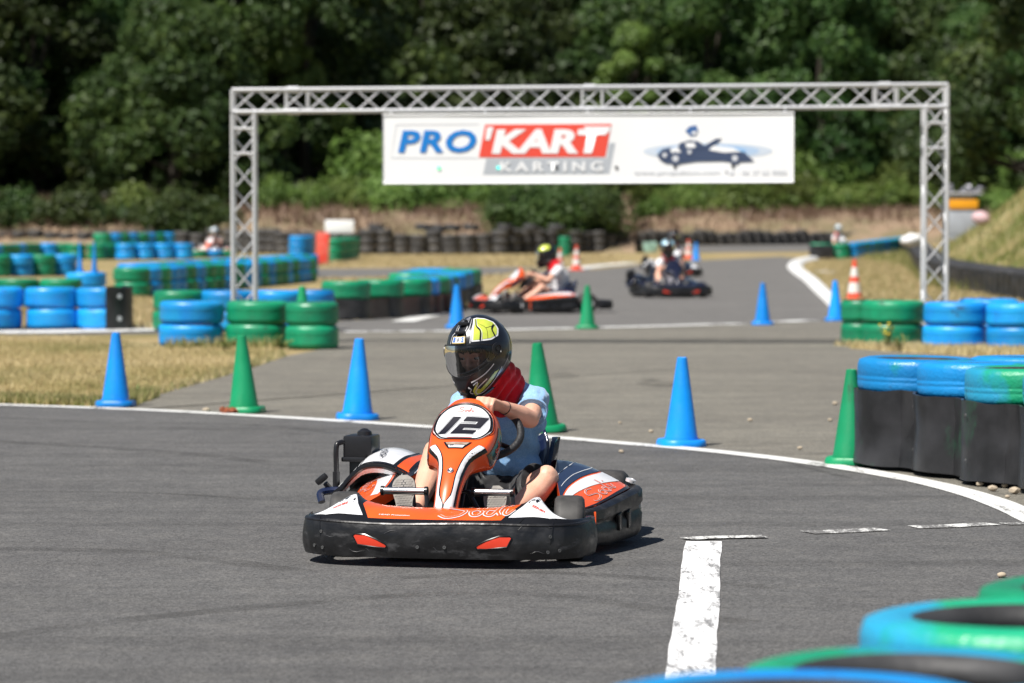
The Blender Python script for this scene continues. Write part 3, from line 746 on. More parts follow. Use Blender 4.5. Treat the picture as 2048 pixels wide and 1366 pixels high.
row([(-40, 524), (60, 519), (135, 518)], 'ggbg', lambda c: f'{c} stack in the farthest infield row under the wood', lambda c: f'{c} stacks of the farthest infield row', 2, .31, .24)
row([(150, 520), (200, 520), (245, 518)], 'gg', lambda c: 'green stack standing in the gap of the far infield row', 'green stacks in the gap of the far infield row', 2, .31, .24)
row([(250, 520), (395, 519)], 'bb', lambda c: 'blue stack in the far infield row under the kart with the orange sides', 'blue stacks below the far kart', 2, .31, .24)
row([(205, 510), (345, 507)], 'gbgx', lambda c: f'{c} tall stack in the high block beside the far kart', lambda c: f'{c} stacks of the high far block', 3, .31, .24)
row([(395, 516), (470, 515)], 'gb', lambda c: f'{c} stack right in front of the far kart with orange sides', lambda c: f'{c} stacks in front of the far kart', 1, .31, .24)
row([(596, 514), (610, 513)], 'b', lambda c: 'blue tall stack on the infield side of the red panel', 'blue stack beside the red panel', 3, .31, .22)
row([(664, 525), (700, 519)], 'gg', lambda c: f'{c} stack of the high block around the red panel', lambda c: f'{c} stacks around the red panel', 3, .31, .22)
row([(1640, 519), (1700, 519), (1760, 508), (1830, 496)], 'ggbgbbb', lambda c: f'{c} stack of the barrier in front of the farthest driver on the far bend', lambda c: f'{c} stacks of the far bend barrier', 2, .31, .24)
bm = B(); p = gp(1640, 519); box(bm, (p.x + .05, p.y - .03, .23), (.75, .05, .44), bev=.01); tag(link('rubber_sheet', bm, M_BELT), 'black rubber sheet closing the end of the far bend barrier', 'rubber sheet')

# black tyre wall along the far edge, three high; each stack one mesh (its tyres are a few pixels)
def tall_mesh():
    bm = B()
    for k in range(3):
        h, r = .235, .31; z = k * h
        lathe(bm, [(.19, z + .03), (.22, z), (r - .03, z + .005), (r, z + .05), (r, z + h - .05), (r - .03, z + h - .01), (.22, z + h - .004), (.19, z + h - .03)], 16)
    me = bpy.data.meshes.new('tyre_stack'); bm.to_mesh(me); bm.free(); me.shade_smooth(); me.materials.append(mat('weathered_black_tyre', (.035, .034, .034), .7, col2=(.085, .08, .075), vscale=2.5)); return me
BT = tall_mesh()
def bwall(pts, zs=1.0, group='black stacks of the far tyre wall', label='weathered black tyre stack in the long wall below the wood'):
    P = [gp(*p) for p in pts]
    for a, b in zip(P, P[1:]):
        n = int((b - a).length / .57)
        for k in range(n):
            p = a.lerp(b, k / n); o = bpy.data.objects.new('tyre_stack', BT); COL.objects.link(o)
            o.location = (p.x, p.y + .3 + random.uniform(-.08, .08), 0); o.rotation_euler = (random.uniform(-.03, .03), random.uniform(-.05, .05), random.uniform(0, 6)); sx_ = random.uniform(.9, 1.06); o.scale = (sx_, sx_, zs * random.uniform(.86, 1.14)); tag(o, label, 'tyre stack', group)
bwall([(-60, 505), (460, 506), (700, 509), (1000, 508), (1265, 505)], 1.12)
bwall([(1265, 492), (1640, 489), (1860, 487)], .88, 'black stacks of the farther tyre wall', 'weathered black tyre stack in the farther wall beyond the bend')
# some loose tyres lying on the wall
for px in (752, 846, 878, 905, 942, 1010, 1062, 1112):
    p = gp(px, 508); o = bpy.data.objects.new('loose_tyre', tyre_data('k', .29, .2)); COL.objects.link(o); o.location = (p.x, p.y + .3, .80 + random.uniform(0, .04)); o.rotation_euler = (random.uniform(-.12, .12), .1, 0)
    tag(o, 'loose black tyre lying on top of the far tyre wall', 'tyre', 'loose tyres on the far wall')

# ---------------------------------------------------------------- belted barriers
def loc_mid(cs, i, mid):
    a, b = cs[max(0, i - 1)], cs[min(len(cs) - 1, i + 1)]; t = math.atan2(b[1] - a[1], b[0] - a[0])
    c = [t - math.pi / 2, t + math.pi / 2]; return min(c, key=lambda q: -math.cos(q - mid))
def belt_path(cs, r, side):
    """outline hugging a chain of tyre circles on one side, with a soft crease between neighbours"""
    out = []
    for i, c in enumerate(cs):
        for k in range(0, 25):
            a = side[0] + (side[1] - side[0]) * k / 24
            p = Vector((c[0] + r * math.cos(a), c[1] + r * math.sin(a), 0))
            e = (i == 0 and k < 12) or (i == len(cs) - 1 and k > 12); mid = (side[0] + side[1]) / 2
            if (e or math.cos(a - loc_mid(cs, i, mid)) >.66) and all((p - Vector((d[0], d[1], 0))).length > r - .004 for j, d in enumerate(cs) if j != i): out.append(p)
    return out
def belted(name, cs, topcols, label, z0, z1, ntyres, h, r, side, order=None, extra=(), thick=.014, mb=None):
    root = empty(name, (0, 0, 0), 0, label, 'tyre barrier')
    for k, c in enumerate(list(cs) + list(extra)):
        for j in range(ntyres):
            o = bpy.data.objects.new('tyre', tyre_data(topcols[k % len(topcols)] if j == ntyres - 1 else 'k', r, h)); COL.objects.link(o); o.parent = root
            o.location = (c[0], c[1], .01 + j * (h + .001)); o.scale = (1.04, 1.04, 1) if j == ntyres - 1 else (1, 1, 1); o.rotation_euler = (random.uniform(-.02, .02), random.uniform(-.02, .02), random.uniform(0, 6))
    P = belt_path(cs, r + .012, side)
    bm = B(); rg = []
    for i, p in enumerate(P):
        t = (P[min(i + 1, len(P) - 1)] - P[max(i - 1, 0)]).normalized(); nn = Vector((t.y, -t.x, 0))
        wz = .012 * noise.noise(p * 3) + .006 * noise.noise(p * 9); rr = []
        for q in range(7):
            f = q / 6; z = z0 + (z1 - z0) * f; b = .012 * noise.noise(Vector((p.x * 3, p.y * 3, z * 5))) + (.012 * (f - .5) ** 2 * 4 if q < 6 else .004)
            rr.append(p + nn * (b + thick) + Vector((0, 0, z + (wz if q == 6 else .01 * noise.noise(p * 5) if q == 0 else 0))))
        rr += [rr[-1] - nn * thick, rr[0] - nn * thick]
        rg.append(rr)
    loft(bm, rg, True, True); bmesh.ops.recalc_face_normals(bm, faces=bm.faces[:])
    be = link('rubber_belt', bm, mb or M_BELT, root)
    # bolts through the belt
    bb = B()
    for i in range(13, len(P) - 1, 17):
        t = (P[min(i + 1, len(P) - 1)] - P[i - 1]).normalized(); nn = Vector((t.y, -t.x, 0)); M = (nn.to_track_quat('Z', 'Y')).to_matrix().to_4x4()
        for z in (z0 + .1, z1 - .07): lathe(bb, [(.0, .006), (.007, .005), (.008, .0)], 8, Matrix.Translation(P[i] + nn * (thick + .012) + Vector((0, 0, z))) @ M)
    link('bolt', bb, mat('dull_bolt', (.14, .14, .14), .45, .5), be)
    return root
cs = [(2.165, 18.2), (2.42, 17.65), (2.59, 17.06), (2.80, 16.50), (3.05, 15.95)]
ex = [(2.78, 18.35), (3.02, 17.8), (3.2, 17.22)]
b_ = belted('tyre_barrier', cs, 'xxyyyxxx', 'painted tyre barrier wrapped in a green-splashed black rubber belt beside the green cone', .03, .425, 3, .193, .31, (R(-200), R(-20)), extra=ex, mb=scuffed(mat('splashed_rubber_belt', (.011, .011, .012), .36, col2=(.03, .03, .033), vscale=5, bump=.35, bscale=9, detail=7), (.01, .10, .045), 2.2, .56, .72, (1, 1, .5)))
# barrier past the left tower
P = [gp(690, 641), gp(758, 637), gp(815, 633), gp(855, 627), gp(890, 616), gp(912, 606), gp(930, 599)]
c2 = []
for a, b in zip(P, P[1:]):
    c2.append((a.x, a.y + .3))
    L = (b - a).length
    for k in range(1, int(L / .6)):
        q = a.lerp(b, k / (L / .6)); c2.append((q.x, q.y + .3))
c2 = c2[::1]; c3 = [c2[0]]
for c in c2[1:]:
    if math.dist(c, c3[-1]) > .56: c3.append(c)
NB = len(c3)
ex2 = [(x - .45, y + 1.1) for x, y in c3[NB // 2:]]
belted('tyre_barrier', c3, ['g', 'g', 'g', 'b', 'g', 'b', 'g', 'b', 'b', 'g', 'b', 'b', 'g'], 'long green and blue topped tyre barrier with black belt curving behind the kart', .02, .27, 2, .245, .31, (R(-190), R(5)), extra=ex2)
# dark belted wall at the foot of the mound
P = [gp(1815, 500), gp(1840, 520), gp(1862, 548), (gp(1880, 566)), gp(1960, 585), gp(2060, 602), gp(2160, 620)]
c4 = []; last = None
for a, b in zip(P, P[1:]):
    n = max(1, int((b - a).length / .6))
    for k in range(n):
        q = a.lerp(b, k / n)
        if last is None or (q - last).length > .57: c4.append((q.x, q.y + .3)); last = q
belted('tyre_barrier', c4, 'k', 'all-black belted tyre barrier at the foot of the grass mound', .02, .4, 2, .235, .31, (R(-200), R(-20)))
# foreground stacks by the camera
stack(.712, 5.95, 'bgy', 'green tyre stack nearest the camera with a hollow black middle', r=.325, h=.184)
stack(1.0, 6.55, 'bgy', 'green tyre stack with worn blue rim, out of focus near the camera', r=.335, h=.192).children[2].data = tyre_data('y', .335, .192)
stack(.435, 5.29, 'gbb', 'bright blue tyre stack at the bottom edge of the picture', r=.325, h=.2)
stack(1.09, 5.22, 'gbb', 'blue tyre stack in the bottom corner, in front of the green and blue ones', r=.325, h=.2)
stack(1.30, 7.12, 'bgg', 'green tyre stack cut by the picture edge behind the worn blue rim', r=.325, h=.188)

# ================================================================ CONES
def cone_proto(m, name='traffic_cone'):
    root = empty(name)
    bm = B()
    lathe(bm, [(.019, .492), (.023, .5), (.028, .497), (.030, .485), (.092, .055), (.098, .038), (.098, .03), (.05, .03)], 32)
    link('cone_body', bm, m, root)
    bm = B()
    # round-cornered base plate
    pr = []
    for z, s in ((0, 1.0), (.012, 1.0), (.03, .97), (.036, .93), (.036, .72)):
        ring = []
        for k in range(40):
            a = 2 * math.pi * k / 40; r = .131 * s
            q = (abs(math.cos(a)) ** 4 + abs(math.sin(a)) ** 4) ** (-.25); ring.append((r * min(q, 1.12) * math.cos(a), r * min(q, 1.12) * math.sin(a), z))
        pr.append(ring)
    loft(bm, pr, True, True); bmesh.ops.recalc_face_normals(bm, faces=bm.faces[:])
    link('base', bm, m, root)
    return root
CB = cone_proto(M_CONEB); CG = cone_proto(M_CONEG); uc = set()
def cone(px, py, c, label, group=None, s=1.0, tilt=(0, 0), z=0.008):
    p = gp(px, py); pr = {'b': CB, 'g': CG}[c]
    o = pr if id(pr) not in uc else copy_tree(pr); uc.add(id(pr))
    o.location = (p.x, p.y + .14, z); o.scale = (s, s, s); o.rotation_euler = (tilt[0] + random.uniform(-.014, .014), tilt[1] + random.uniform(-.014, .014), random.uniform(-.25, .25)); tag(o, label, 'cone', group); return o
GC = 'cones along the near white line'
cone(227, 816, 'b', 'blue cone with a nicked tip standing on the grass edge of the near line', GC, 1.03)
o = cone(485, 829, 'g', 'green cone with a chipped red-brown base on the near line', GC, 1.05, (0, R(-1)))
bm = B(); 
for k in range(7): box(bm, (random.uniform(-.14, -.02), -.15 + random.uniform(-.02, .02), .018), (.05, .03, .03), (random.random(), random.random(), random.random()))
ch = link('brick_rubble', bm, mat('brick_rubble', (.25, .07, .03), .9), smooth=False); ch.location = o.location; tag(ch, 'red-brown crumbled brick lying at the green cone base', 'rubble', kind='stuff')
cone(713, 843, 'b', 'blue cone on the near line next to the kart engine side', GC, 1.06, (0, R(1.5)))
cone(1085, 868, 'g', 'green cone half hidden by the blue shirt shoulder', GC, 1.1, (0, R(-3)))
cone(1365, 897, 'b', 'large blue cone standing alone right of the kart on the near line', GC, 1.03)
cone(1706, 934, 'g', 'green cone pressed against the belted tyre barrier', GC, 1.02)
GF = 'cones along the far white line'
cone(913, 658, 'b', 'blue cone on the far line directly above the helmet', GF, 1.02)
cone(1175, 659, 'g', 'green cone on the far line in front of the orange kart tail', GF, 1.02)
cone(1527, 651, 'b', 'blue cone alone on the far line in the open track', GF, 1.02)
cone(1673, 643, 'b', 'blue cone at the end of the far line beside the white kerb', GF, 1.02)
cone(602, 690, 'g', 'tip of a green cone showing over the green stacks by the left tower', None, 1.2)
cone(158, 606, 'b', 'slim blue cone on the blue stack, nearer the picture edge', 'slim cones on the blue stacks', .8, z=.46).scale = (.45, .45, .95)
cone(187, 606, 'b', 'slim blue cone on the blue stack, next to the gap', 'slim cones on the blue stacks', .8, z=.46).scale = (.45, .45, .95)
def banded(px, py, h, label, group=None):
    p = gp(px, py); root = empty('traffic_cone', (p.x, p.y, 0), 0, label, 'cone', group)
    rf = lambda f: .145 * (1 - f) + .03 * f
    bands = [(0.05, .22, 0), (.22, .46, 1), (.46, .60, 0), (.60, .82, 1), (.82, 1.0, 0)]
    for a, b, w_ in bands:
        bm = B(); pf = [(rf(a) * h / .75, a * h), (rf(b) * h / .75, b * h)]
        if b == 1.0: pf += [(.012, h)]
        lathe(bm, pf, 24); link('white_band' if w_ else 'red_band', bm, M_CONEW if w_ else M_CONER, root)
    bm = B(); box(bm, (0, 0, .02), (.42 * h / .75, .42 * h / .75, .04), bev=.012); link('base', bm, M_CONER, root)
banded(1709, 604, .66, 'tall red and white banded cone on the dry grass by the white kerb')
banded(1120, 545, .58, 'red and white cone behind the orange kart, nearer the helmet', 'banded cones behind the orange kart')
banded(1153, 541, .62, 'red and white cone behind the orange kart, farther from the helmet', 'banded cones behind the orange kart')
banded(1377, 518, .6, 'small faded orange cone beyond the dark kart')
cone(1393, 521, 'b', 'small blue cone beyond the dark kart', None, 1.05)
o = stack_px(1130, 515, 'ggg', 'green tyre stack standing before the far wall over the white-shirted driver', None, r=.2, h=.22)
o = stack_px(1106, 521, 'gg', 'low green tyre pair before the far wall beside the yellow helmet', None, r=.2, h=.2)

# ================================================================ GATE, BANNER
def truss(bm, a, b, up, side, sz, bay, r=.0205, rd=.0085, phase=0):
    """square box truss from a to b: four chords and zig-zag bracing on all four faces"""
    a, b = Vector(a), Vector(b); t = (b - a); L = t.length; t.normalize(); up = Vector(up); side = Vector(side)
    corners = [up * (sz / 2) * i + side * (sz / 2) * j for i, j in ((1, 1), (1, -1), (-1, -1), (-1, 1))]
    for c in corners: tube(bm, [a + c, b + c], r, 10)
    n = max(2, round(L / bay)); st = L / n
    for f in range(4):
        c1, c2 = corners[f], corners[(f + 1) % 4]
        for k in range(n):
            p = a + t * st * k; q = a + t * st * (k + 1)
            if (k + f + phase) % 2: p, q = p + c1, q + c2
            else: p, q = p + c2, q + c1
            tube(bm, [p, q], rd, 8)
    return corners
gate = empty('start_gate', (0, 0, 0), 0, 'silver box-truss start gate spanning the track with a banner under it', 'gate')
GYL, GYR = 35.65, 35.6
sL = FPX / GYL
TLX = (489 - 1024) / FPX * GYL; TRX = (1869 - 1024) / FPX * GYR
zt_l = HC + (430 - 181) / FPX * GYL; zt_r = HC + (430 - 170) / FPX * GYR
SZ = .228
for nm, x, y, z in (('tower', TLX, GYL, zt_l), ('tower', TRX, GYR, zt_r)):
    bm = B(); truss(bm, (x, y, .03), (x, y, z - SZ), (1, 0, 0), (0, 1, 0), SZ, .262, phase=0)
    for zz in (z - .40, z - .66): 
        for s in (-1, 1):
            tube(bm, [(x - SZ / 2, y + s * SZ / 2, zz), (x + SZ / 2, y + s * SZ / 2, zz)], .012, 8); tube(bm, [(x + s * SZ / 2, y - SZ / 2, zz), (x + s * SZ / 2, y + SZ / 2, zz)], .012, 8)
    tw = link('tower', bm, M_ALU, gate)
    bm = B(); box(bm, (x, y, .015), (.5, .5, .02), bev=.004); link('base_plate', bm, M_ALU, tw)
bm = B(); A_ = Vector((TLX - SZ / 2, GYL, zt_l - SZ / 2)); Z_ = Vector((TRX + SZ / 2, GYR, zt_r - SZ / 2))
truss(bm, A_, Z_, (0, 0, 1), (0, 1, 0), SZ, .26, phase=1)
for f in (.075, .105, .49, .518, .9, .93):
    p = A_.lerp(Z_, f)
    for s in (-1, 1): tube(bm, [p + Vector((0, s * SZ / 2, -SZ / 2)), p + Vector((0, s * SZ / 2, SZ / 2))], .011, 8)
for f in (.085, .5, .912):
    p = A_.lerp(Z_, f)
    for u in (-1, 1):
        for s in (-1, 1): tube(bm, [p + Vector((-.06, s * SZ / 2, u * SZ / 2)), p + Vector((.06, s * SZ / 2, u * SZ / 2))], .031, 10)
for p, z_ in ((A_, zt_l), (Z_, zt_r)):
    for s in (-1, 1): tube(bm, [(p.x, p.y + s * SZ / 2, z_ - SZ - .03), (p.x, p.y + s * SZ / 2, z_)], .0205, 10)
link('crossbeam', bm, M_ALU, gate)
# banner: a flat sheet hanging in front of the beam
YB = GYL - .17 - .1
bl = dp(766, 367, YB + .02); br = dp(1587, 364, YB - .22); tl = dp(766, 230, YB + .02); tr_ = dp(1587, 226, YB - .22)
BW = (br - bl).length; BH = (tl - bl).length
ex_ = (br - bl).normalized(); ez_ = (tl - bl).normalized(); ey_ = ez_.cross(ex_).normalized()  # away from the camera
banner = empty('banner', bl, 0, 'white banner under the gate with blue and red lettering and a kart picture', 'banner')
def S_ban(x, y, lift): return ex_ * x + ez_ * y - ey_ * (.012 + lift + .004 * noise.noise(Vector((x * 1.2, y * 1.2, 0))))
bm = B(); rings = []
for s in (0, 1):
    pass
bm = poly2([[(0, 0), (BW, 0), (BW, BH), (0, BH)]]); patch(bm, S_ban, .25, 0)
ext = bmesh.ops.extrude_face_region(bm, geom=bm.faces[:]); bmesh.ops.translate(bm, vec=ey_ * .012, verts=[v for v in ext['geom'] if isinstance(v, bmesh.types.BMVert)])
bmesh.ops.recalc_face_normals(bm, faces=bm.faces[:]); link('sheet', bm, M_SIGN, banner, smooth=False)
def flat(name, c, r=.6, em=0):
    m = mat(name, c, r)
    if em: m.node_tree.nodes['Principled BSDF'].inputs['Emission Color'].default_value = (*c, 1); m.node_tree.nodes['Principled BSDF'].inputs['Emission Strength'].default_value = em
    return m
def bdecal(name, bm2, m, lift, parent=banner, label=None):
    o = link(name, patch(bm2, S_ban, .3, lift), m, parent, smooth=False)
    if label: o['label'] = label
    return o
# coordinates measured on the photograph's banner (0..2048 crop), converted to metres
bx = lambda X: (X - 62) / (1972 - 62) * BW
by = lambda Y: (497 - Y) / (497 - 183) * BH
bp = lambda pts: [(bx(a), by(b)) for a, b in pts]
GR_ = flat('sign_grey', (.45, .48, .52)); BL_ = flat('sign_blue', (.0, .20, .62)); RD_ = flat('sign_red', (.80, .075, .045)); PALE = flat('sign_pale_blue', (.18, .45, .80)); DK = flat('sign_dark', (.045, .07, .14)); LG = flat('sign_light_grey', (.60, .62, .66))
bdecal('logo_outline', stroke2([bp([(125, 228), (510, 228), (510, 232)]), bp([(125, 228), (100, 380), (505, 382)])], .012), LG, .002)
bdecal('logo_panel', poly2([bp([(540, 378), (1145, 316), (1145, 318), (1120, 455), (530, 457)])]) if False else poly2([bp([(545, 385), (1106, 385), (1118, 316), (1147, 316), (1118, 456), (530, 458)])]), GR_, .002)
bdecal('logo_panel', poly2([bp([(540, 229), (1128, 229), (1100, 379), (510, 379)])]), RD_, .004)
bdecal('logo_underline', poly2([bp([(1000, 239), (1124, 240), (1118, 268), (1010, 268)])]), M_SIGN, .006)
def btext(s, X, Y, hpx, wpx, m, shear=.16, bold=.02, name='lettering', lift=.008, spacing=1.0):
    bm = text2(s, 1, shear, bold, spacing=spacing); xs = [v.co.x for v in bm.verts]; ys = [v.co.y for v in bm.verts]
    W = max(xs) - min(xs); H = max(ys) - min(ys); cx = (max(xs) + min(xs)) / 2; cy = (max(ys) + min(ys)) / 2
    sx = wpx / 1910 * BW / W; sy = hpx / 314 * BH / H
    for v in bm.verts: v.co = Vector(((v.co.x - cx) * sx + bx(X), (v.co.y - cy) * sy + by(Y), 0))
    return bdecal(name, bm, m, lift)
btext('PRO', 316, 305, 103, 366, BL_, .17, .035, spacing=1.1)
btext('KART', 840, 307, 112, 540, M_SIGN, .16, .05)
bdecal('lettering', poly2([bp([(548, 240), (580, 240), (562, 300), (540, 300)])]), M_SIGN, .009)
btext('KARTING', 850, 422, 46, 480, M_SIGN, 0, .03, lift=.009, spacing=1.45)
btext('www.propulsion.com', 1430, 452, 26, 400, LG, 0, .015)
btext('Tel. : 02 37 62 9000', 1795, 452, 22, 290, LG, 0, .01)
# pale blue glow band printed behind the kart picture, in steps
for k, f in enumerate((1, .8, .6, .4)):
    m = flat('sign_glow_%s' % 'abcd'[k], tuple(.78 - (.78 - c) * (k + 1) * .25 for c in (.10, .40, .80)))
    a, b = 300 * f, 38 * f
    bdecal('kart_picture', poly2([[(bx(1575 + a * math.cos(t)), by(355 + b * math.sin(t))) for t in [6.283 * i / 40 for i in range(40)]]]), m, .002 + .0012 * k)
K = [[(1355, 395), (1340, 372), (1365, 345), (1400, 338), (1440, 352), (1500, 352), (1560, 340), (1640, 352), (1700, 352), (1745, 362), (1790, 402), (1700, 406), (1640, 400), (1520, 402), (1450, 412), (1380, 410)],
     [(1430, 352), (1445, 318), (1490, 305), (1530, 310), (1560, 330), (1610, 300), (1640, 296), (1620, 318), (1570, 350), (1500, 352)]]
for p_ in K: bdecal('kart_picture', poly2([bp(p_)]), DK, .0075)
bdecal('kart_picture', poly2([bp([(1470, 262), (1490, 242), (1520, 236), (1530, 258), (1520, 280), (1495, 285)])]), flat('sign_mid_blue', (.05, .14, .36)), .0075)
for q_ in ([(1400, 345), (1435, 335), (1450, 360), (1410, 370)], [(1600, 330), (1690, 340), (1730, 358), (1650, 362), (1580, 350)], [(1470, 318), (1510, 315), (1520, 336), (1480, 345)], [(1500, 268), (1524, 262), (1520, 276), (1500, 278)]): bdecal('kart_picture', poly2([bp(q_)]), M_SIGN, .009)
for X, Y, r in ((1425, 388, 30), (1700, 388, 28), (1375, 372, 22), (1490, 358, 20)):
    q = lambda rr: [(bx(X + rr * math.cos(t)), by(Y + rr * math.sin(t))) for t in [6.283 * i / 20 for i in range(20)]]
    bdecal('kart_picture', poly2([q(r)]), DK, .010); bdecal('kart_picture', poly2([q(r * .5)]), LG, .0115)
for X, Y, c in ((324, 427, 'on'), (602, 427, 'cyan'), (873, 427, 'off'), (1151, 427, 'off'), (1422, 424, 'off'), (1691, 423, 'off')):
    bm = B(); Mx = Matrix.Translation(S_ban(bx(X), by(Y), .0)) @ (-ey_).to_track_quat('Z', 'Y').to_matrix().to_4x4()
    lathe(bm, [(.016, 0), (.016, .012), (.010, .015), (0, .012)], 16, Mx)
    m = {'on': flat('lit_green_lamp', (.02, .8, .25), .4, 1.2), 'cyan': flat('lit_cyan_lamp', (.02, .75, .6), .4, 1.3), 'off': M_BLK}[c]
    link('start_lamp', bm, m, banner)
bm = B()
for f in (.02, .25, .5, .75, .98):
    p = S_ban(BW * f, BH - .01, 0); q = p + Vector((0, .10, .07)); tube(bm, [p, q], .006, 6)
link('hanger', bm, M_ALU, banner)
bm = B(); bb_ = [S_ban(0, 0, .001), S_ban(BW, 0, .001), S_ban(BW, BH, .001), S_ban(0, BH, .001)]
tube(bm, bb_ , .012, 6, closed=True); link('edge_hem', bm, M_SIGN, banner)

# ================================================================ FAR FURNITURE
p = gp(645, 531); root = empty('panel_board', p, 0, 'leaning red padded panel standing at the end of the long barrier row', 'panel'); s = FPX / p.y
bm = B(); box(bm, (0, 0, .45), (.34, .12, .88), (0, R(2), 0), bev=.015); link('red_panel', bm, mat('red_panel', (.80, .05, .03), .5, col2=(.75, .16, .12), vscale=6), root)
bm = B(); box(bm, (0, .06, .03), (.3, .3, .05), bev=.01); link('base', bm, M_BLK, root)
p = gp(679, 524); root = empty('sign_board', p, 0, 'blank white sign board on a post behind the red panel', 'sign'); s = FPX / p.y
z0 = HC + (430 - 466) / s; z1 = HC + (430 - 440) / s
bm = B(); box(bm, (0, 0, (z0 + z1) / 2), (58 / s, .04, z1 - z0), bev=.02); link('board', bm, M_SIGN, root)
bm = B(); tube(bm, [(0, .04, 0), (0, .04, z1 - .05)], .03, 8); link('post', bm, M_BLK, root)
# marshal hut on the mound
D = 97; p = dp(1921, 472, D); s = FPX / D
root = empty('marshal_hut', (p.x, p.y, p.z), 0, 'grey marshal hut with orange upper panel beyond the right gate tower', 'hut')
wd = 58 / s
bm = B(); box(bm, (0, 0, 27 / s), (wd, .8, 54 / s + .2), bev=.01); box(bm, (0, -.405, 27 / s), (wd * .9, .02, 44 / s), bev=.004); link('lower_wall', bm, mat('hut_grey', (.42, .45, .5), .6, col2=(.36, .38, .42), vscale=3), root)
bm = B(); box(bm, (.02, -.02, 63.5 / s), (wd * 1.0, .84, 18 / s), bev=.01); link('orange_panel', bm, mat('hut_orange', (.85, .36, .01), .55), root)
bm = B(); box(bm, (0, 0, 78 / s), (wd * .75, .7, 10 / s), bev=.02); box(bm, (0, 0, 85 / s), (wd * 1.35, 1.0, .06), bev=.01); link('roof', bm, mat('hut_roof', (.45, .45, .47), .6), root)
bm = B()
bm.free()
for x_, a_ in ((-.45, .5), (.42, -.5), (.1, .1)):
    bm = B()
    for q in range(3): box(bm, (x_ + q * .08, 0, 88 / s + .05 * q), (.26, .14, .10), (0, a_ + q * .3, q * .5), bev=.02)
    link('roof_lamp', bm, mat('lamp_grey', (.30, .30, .33), .4, .4), root)
bm = B(); tube(bm, [(.44, .3, -.2), (.44, .3, 85 / s)], .03, 8); tube(bm, [(-.44, .3, -.2), (-.44, .3, 85 / s)], .03, 8); link('post', bm, M_BLK, root)
bm = B(); pts = [(0, 0), (8, -4), (20, 2), (28, 20)]
ball(bm, (0, 0, 0), (.22, .16, .17)); 
for v in bm.verts: v.co *= 1 + .25 * noise.noise(v.co * 5)
o = link('pink_lump', bm, mat('pale_pink', (.62, .42, .44), .8)); o.location = dp(1962, 436, 80); tag(o, 'pale pink bundle standing for a person on the mound beside the marshal hut', 'lump')  # simple lump added in place of a pinkish person
bm = B(); ball(bm, (0, 0, .14), (.28, .25, .16), sub=3)
for v in bm.verts: v.co *= 1 + .2 * noise.noise(v.co * 6)
o = link('sandbag', bm, mat('white_sack', (.7, .7, .7), .8)); o.location = dp(1824, 492, 84); tag(o, 'white sack lying on the end of the all-black barrier', 'sack')
bm = B(); ball(bm, (0, 0, .03), (.3, .6, .05), sub=3); o = link('paint_patch', bm, mat('pale_patch', (.5, .46, .42), .9)); o.location = gp(1648, 548); tag(o, 'pale flat stone slab on the dry grass by the white kerb', 'slab')
p = gp(1300, 505); bm = B(); box(bm, (0, 0, .19), (.5, .4, .38), bev=.06); o = link('crate', bm, mat('pale_green_plastic', (.35, .55, .45), .5)); o.location = p; tag(o, 'pale green plastic box in front of the farther tyre wall', 'box')

# weeds at the foot of the stacks
def weed(px, py, n, h, m, label, flowers=0):
    p = gp(px, py); root = empty('weed', (p.x, p.y, 0), 0, label, 'weed'); bm = B(); fl = B(); Vq = []
    r2 = random.Random(px)
    for k in range(n):
        a = r2.uniform(0, 6.28); l = r2.uniform(.02, .12); top = Vector((l * math.cos(a), l * math.sin(a), h * r2.uniform(.5, 1)))
        tube(bm, [(0, 0, 0), top * .5 + Vector((0, 0, .02)), top], .003, 5)
        for j in range(9):
            q = top * r2.uniform(.15, 1); d = Vector((r2.uniform(-1, 1), r2.uniform(-1, 1), r2.uniform(-.2, .8))).normalized(); e = d.cross(Vector((0, 0, 1))).normalized() * .010
            vs = [bm.verts.new(x) for x in (q, q + d * .025 + e, q + d * .06, q + d * .025 - e)]; bm.faces.new(vs)
        if k < flowers: ball(fl, top, .013, sub=1); link('flower', fl, mat('yellow_petals', (.8, .6, .02), .6), root); fl = B()
    link('stems', bm, m, root, smooth=False)
    fl.free()
M_WEED = mat('weed_green', (.10, .14, .03), .7, col2=(.2, .2, .05), vscale=20)
weed(1775, 701, 9, .30, M_WEED, 'yellow flowering weed before the green stacks by the right gate tower', 7)
weed(1800, 703, 7, .2, M_WEED, 'leafy green weed beside the yellow flowering one')
weed(565, 700, 9, .13, M_WEED, 'green weed at the asphalt corner by the green stack')
weed(398, 699, 6, .1, M_WEED, 'small weed under the blue stack by the left gate tower')
weed(450, 702, 6, .1, M_WEED, 'small reddish weed between the blue and green stack by the gate')
weed(278, 795, 8, .07, M_WEED, 'low green weed at the grass edge near the blue cone')
# ================================================================ KART
def lerp(a, b, t): return a + (b - a) * t
def interp(x, xs, ys): return float(np.interp(x, xs, ys))
def smooth_i(x, xs, ys):
    """smooth interpolation (monotone ease between knots through catmull)"""
    i = max(0, min(len(xs) - 2, int(np.searchsorted(xs, x)) - 1)); t = (x - xs[i]) / (xs[i + 1] - xs[i]); t = max(0, min(1, t))
    p1, p2 = ys[i], ys[i + 1]; p0 = ys[i - 1] if i else p1; p3 = ys[i + 2] if i + 2 < len(ys) else p2
    m1 = (p2 - p0) / ((xs[i + 1] - xs[i - 1]) if i else (xs[i + 1] - xs[i])) * (xs[i + 1] - xs[i]); m2 = (p3 - p1) / ((xs[i + 2] - xs[i]) if i + 2 < len(xs) else (xs[i + 1] - xs[i])) * (xs[i + 1] - xs[i])
    return (2 * t ** 3 - 3 * t * t + 1) * p1 + (t ** 3 - 2 * t * t + t) * m1 + (-2 * t ** 3 + 3 * t * t) * p2 + (t ** 3 - t * t) * m2

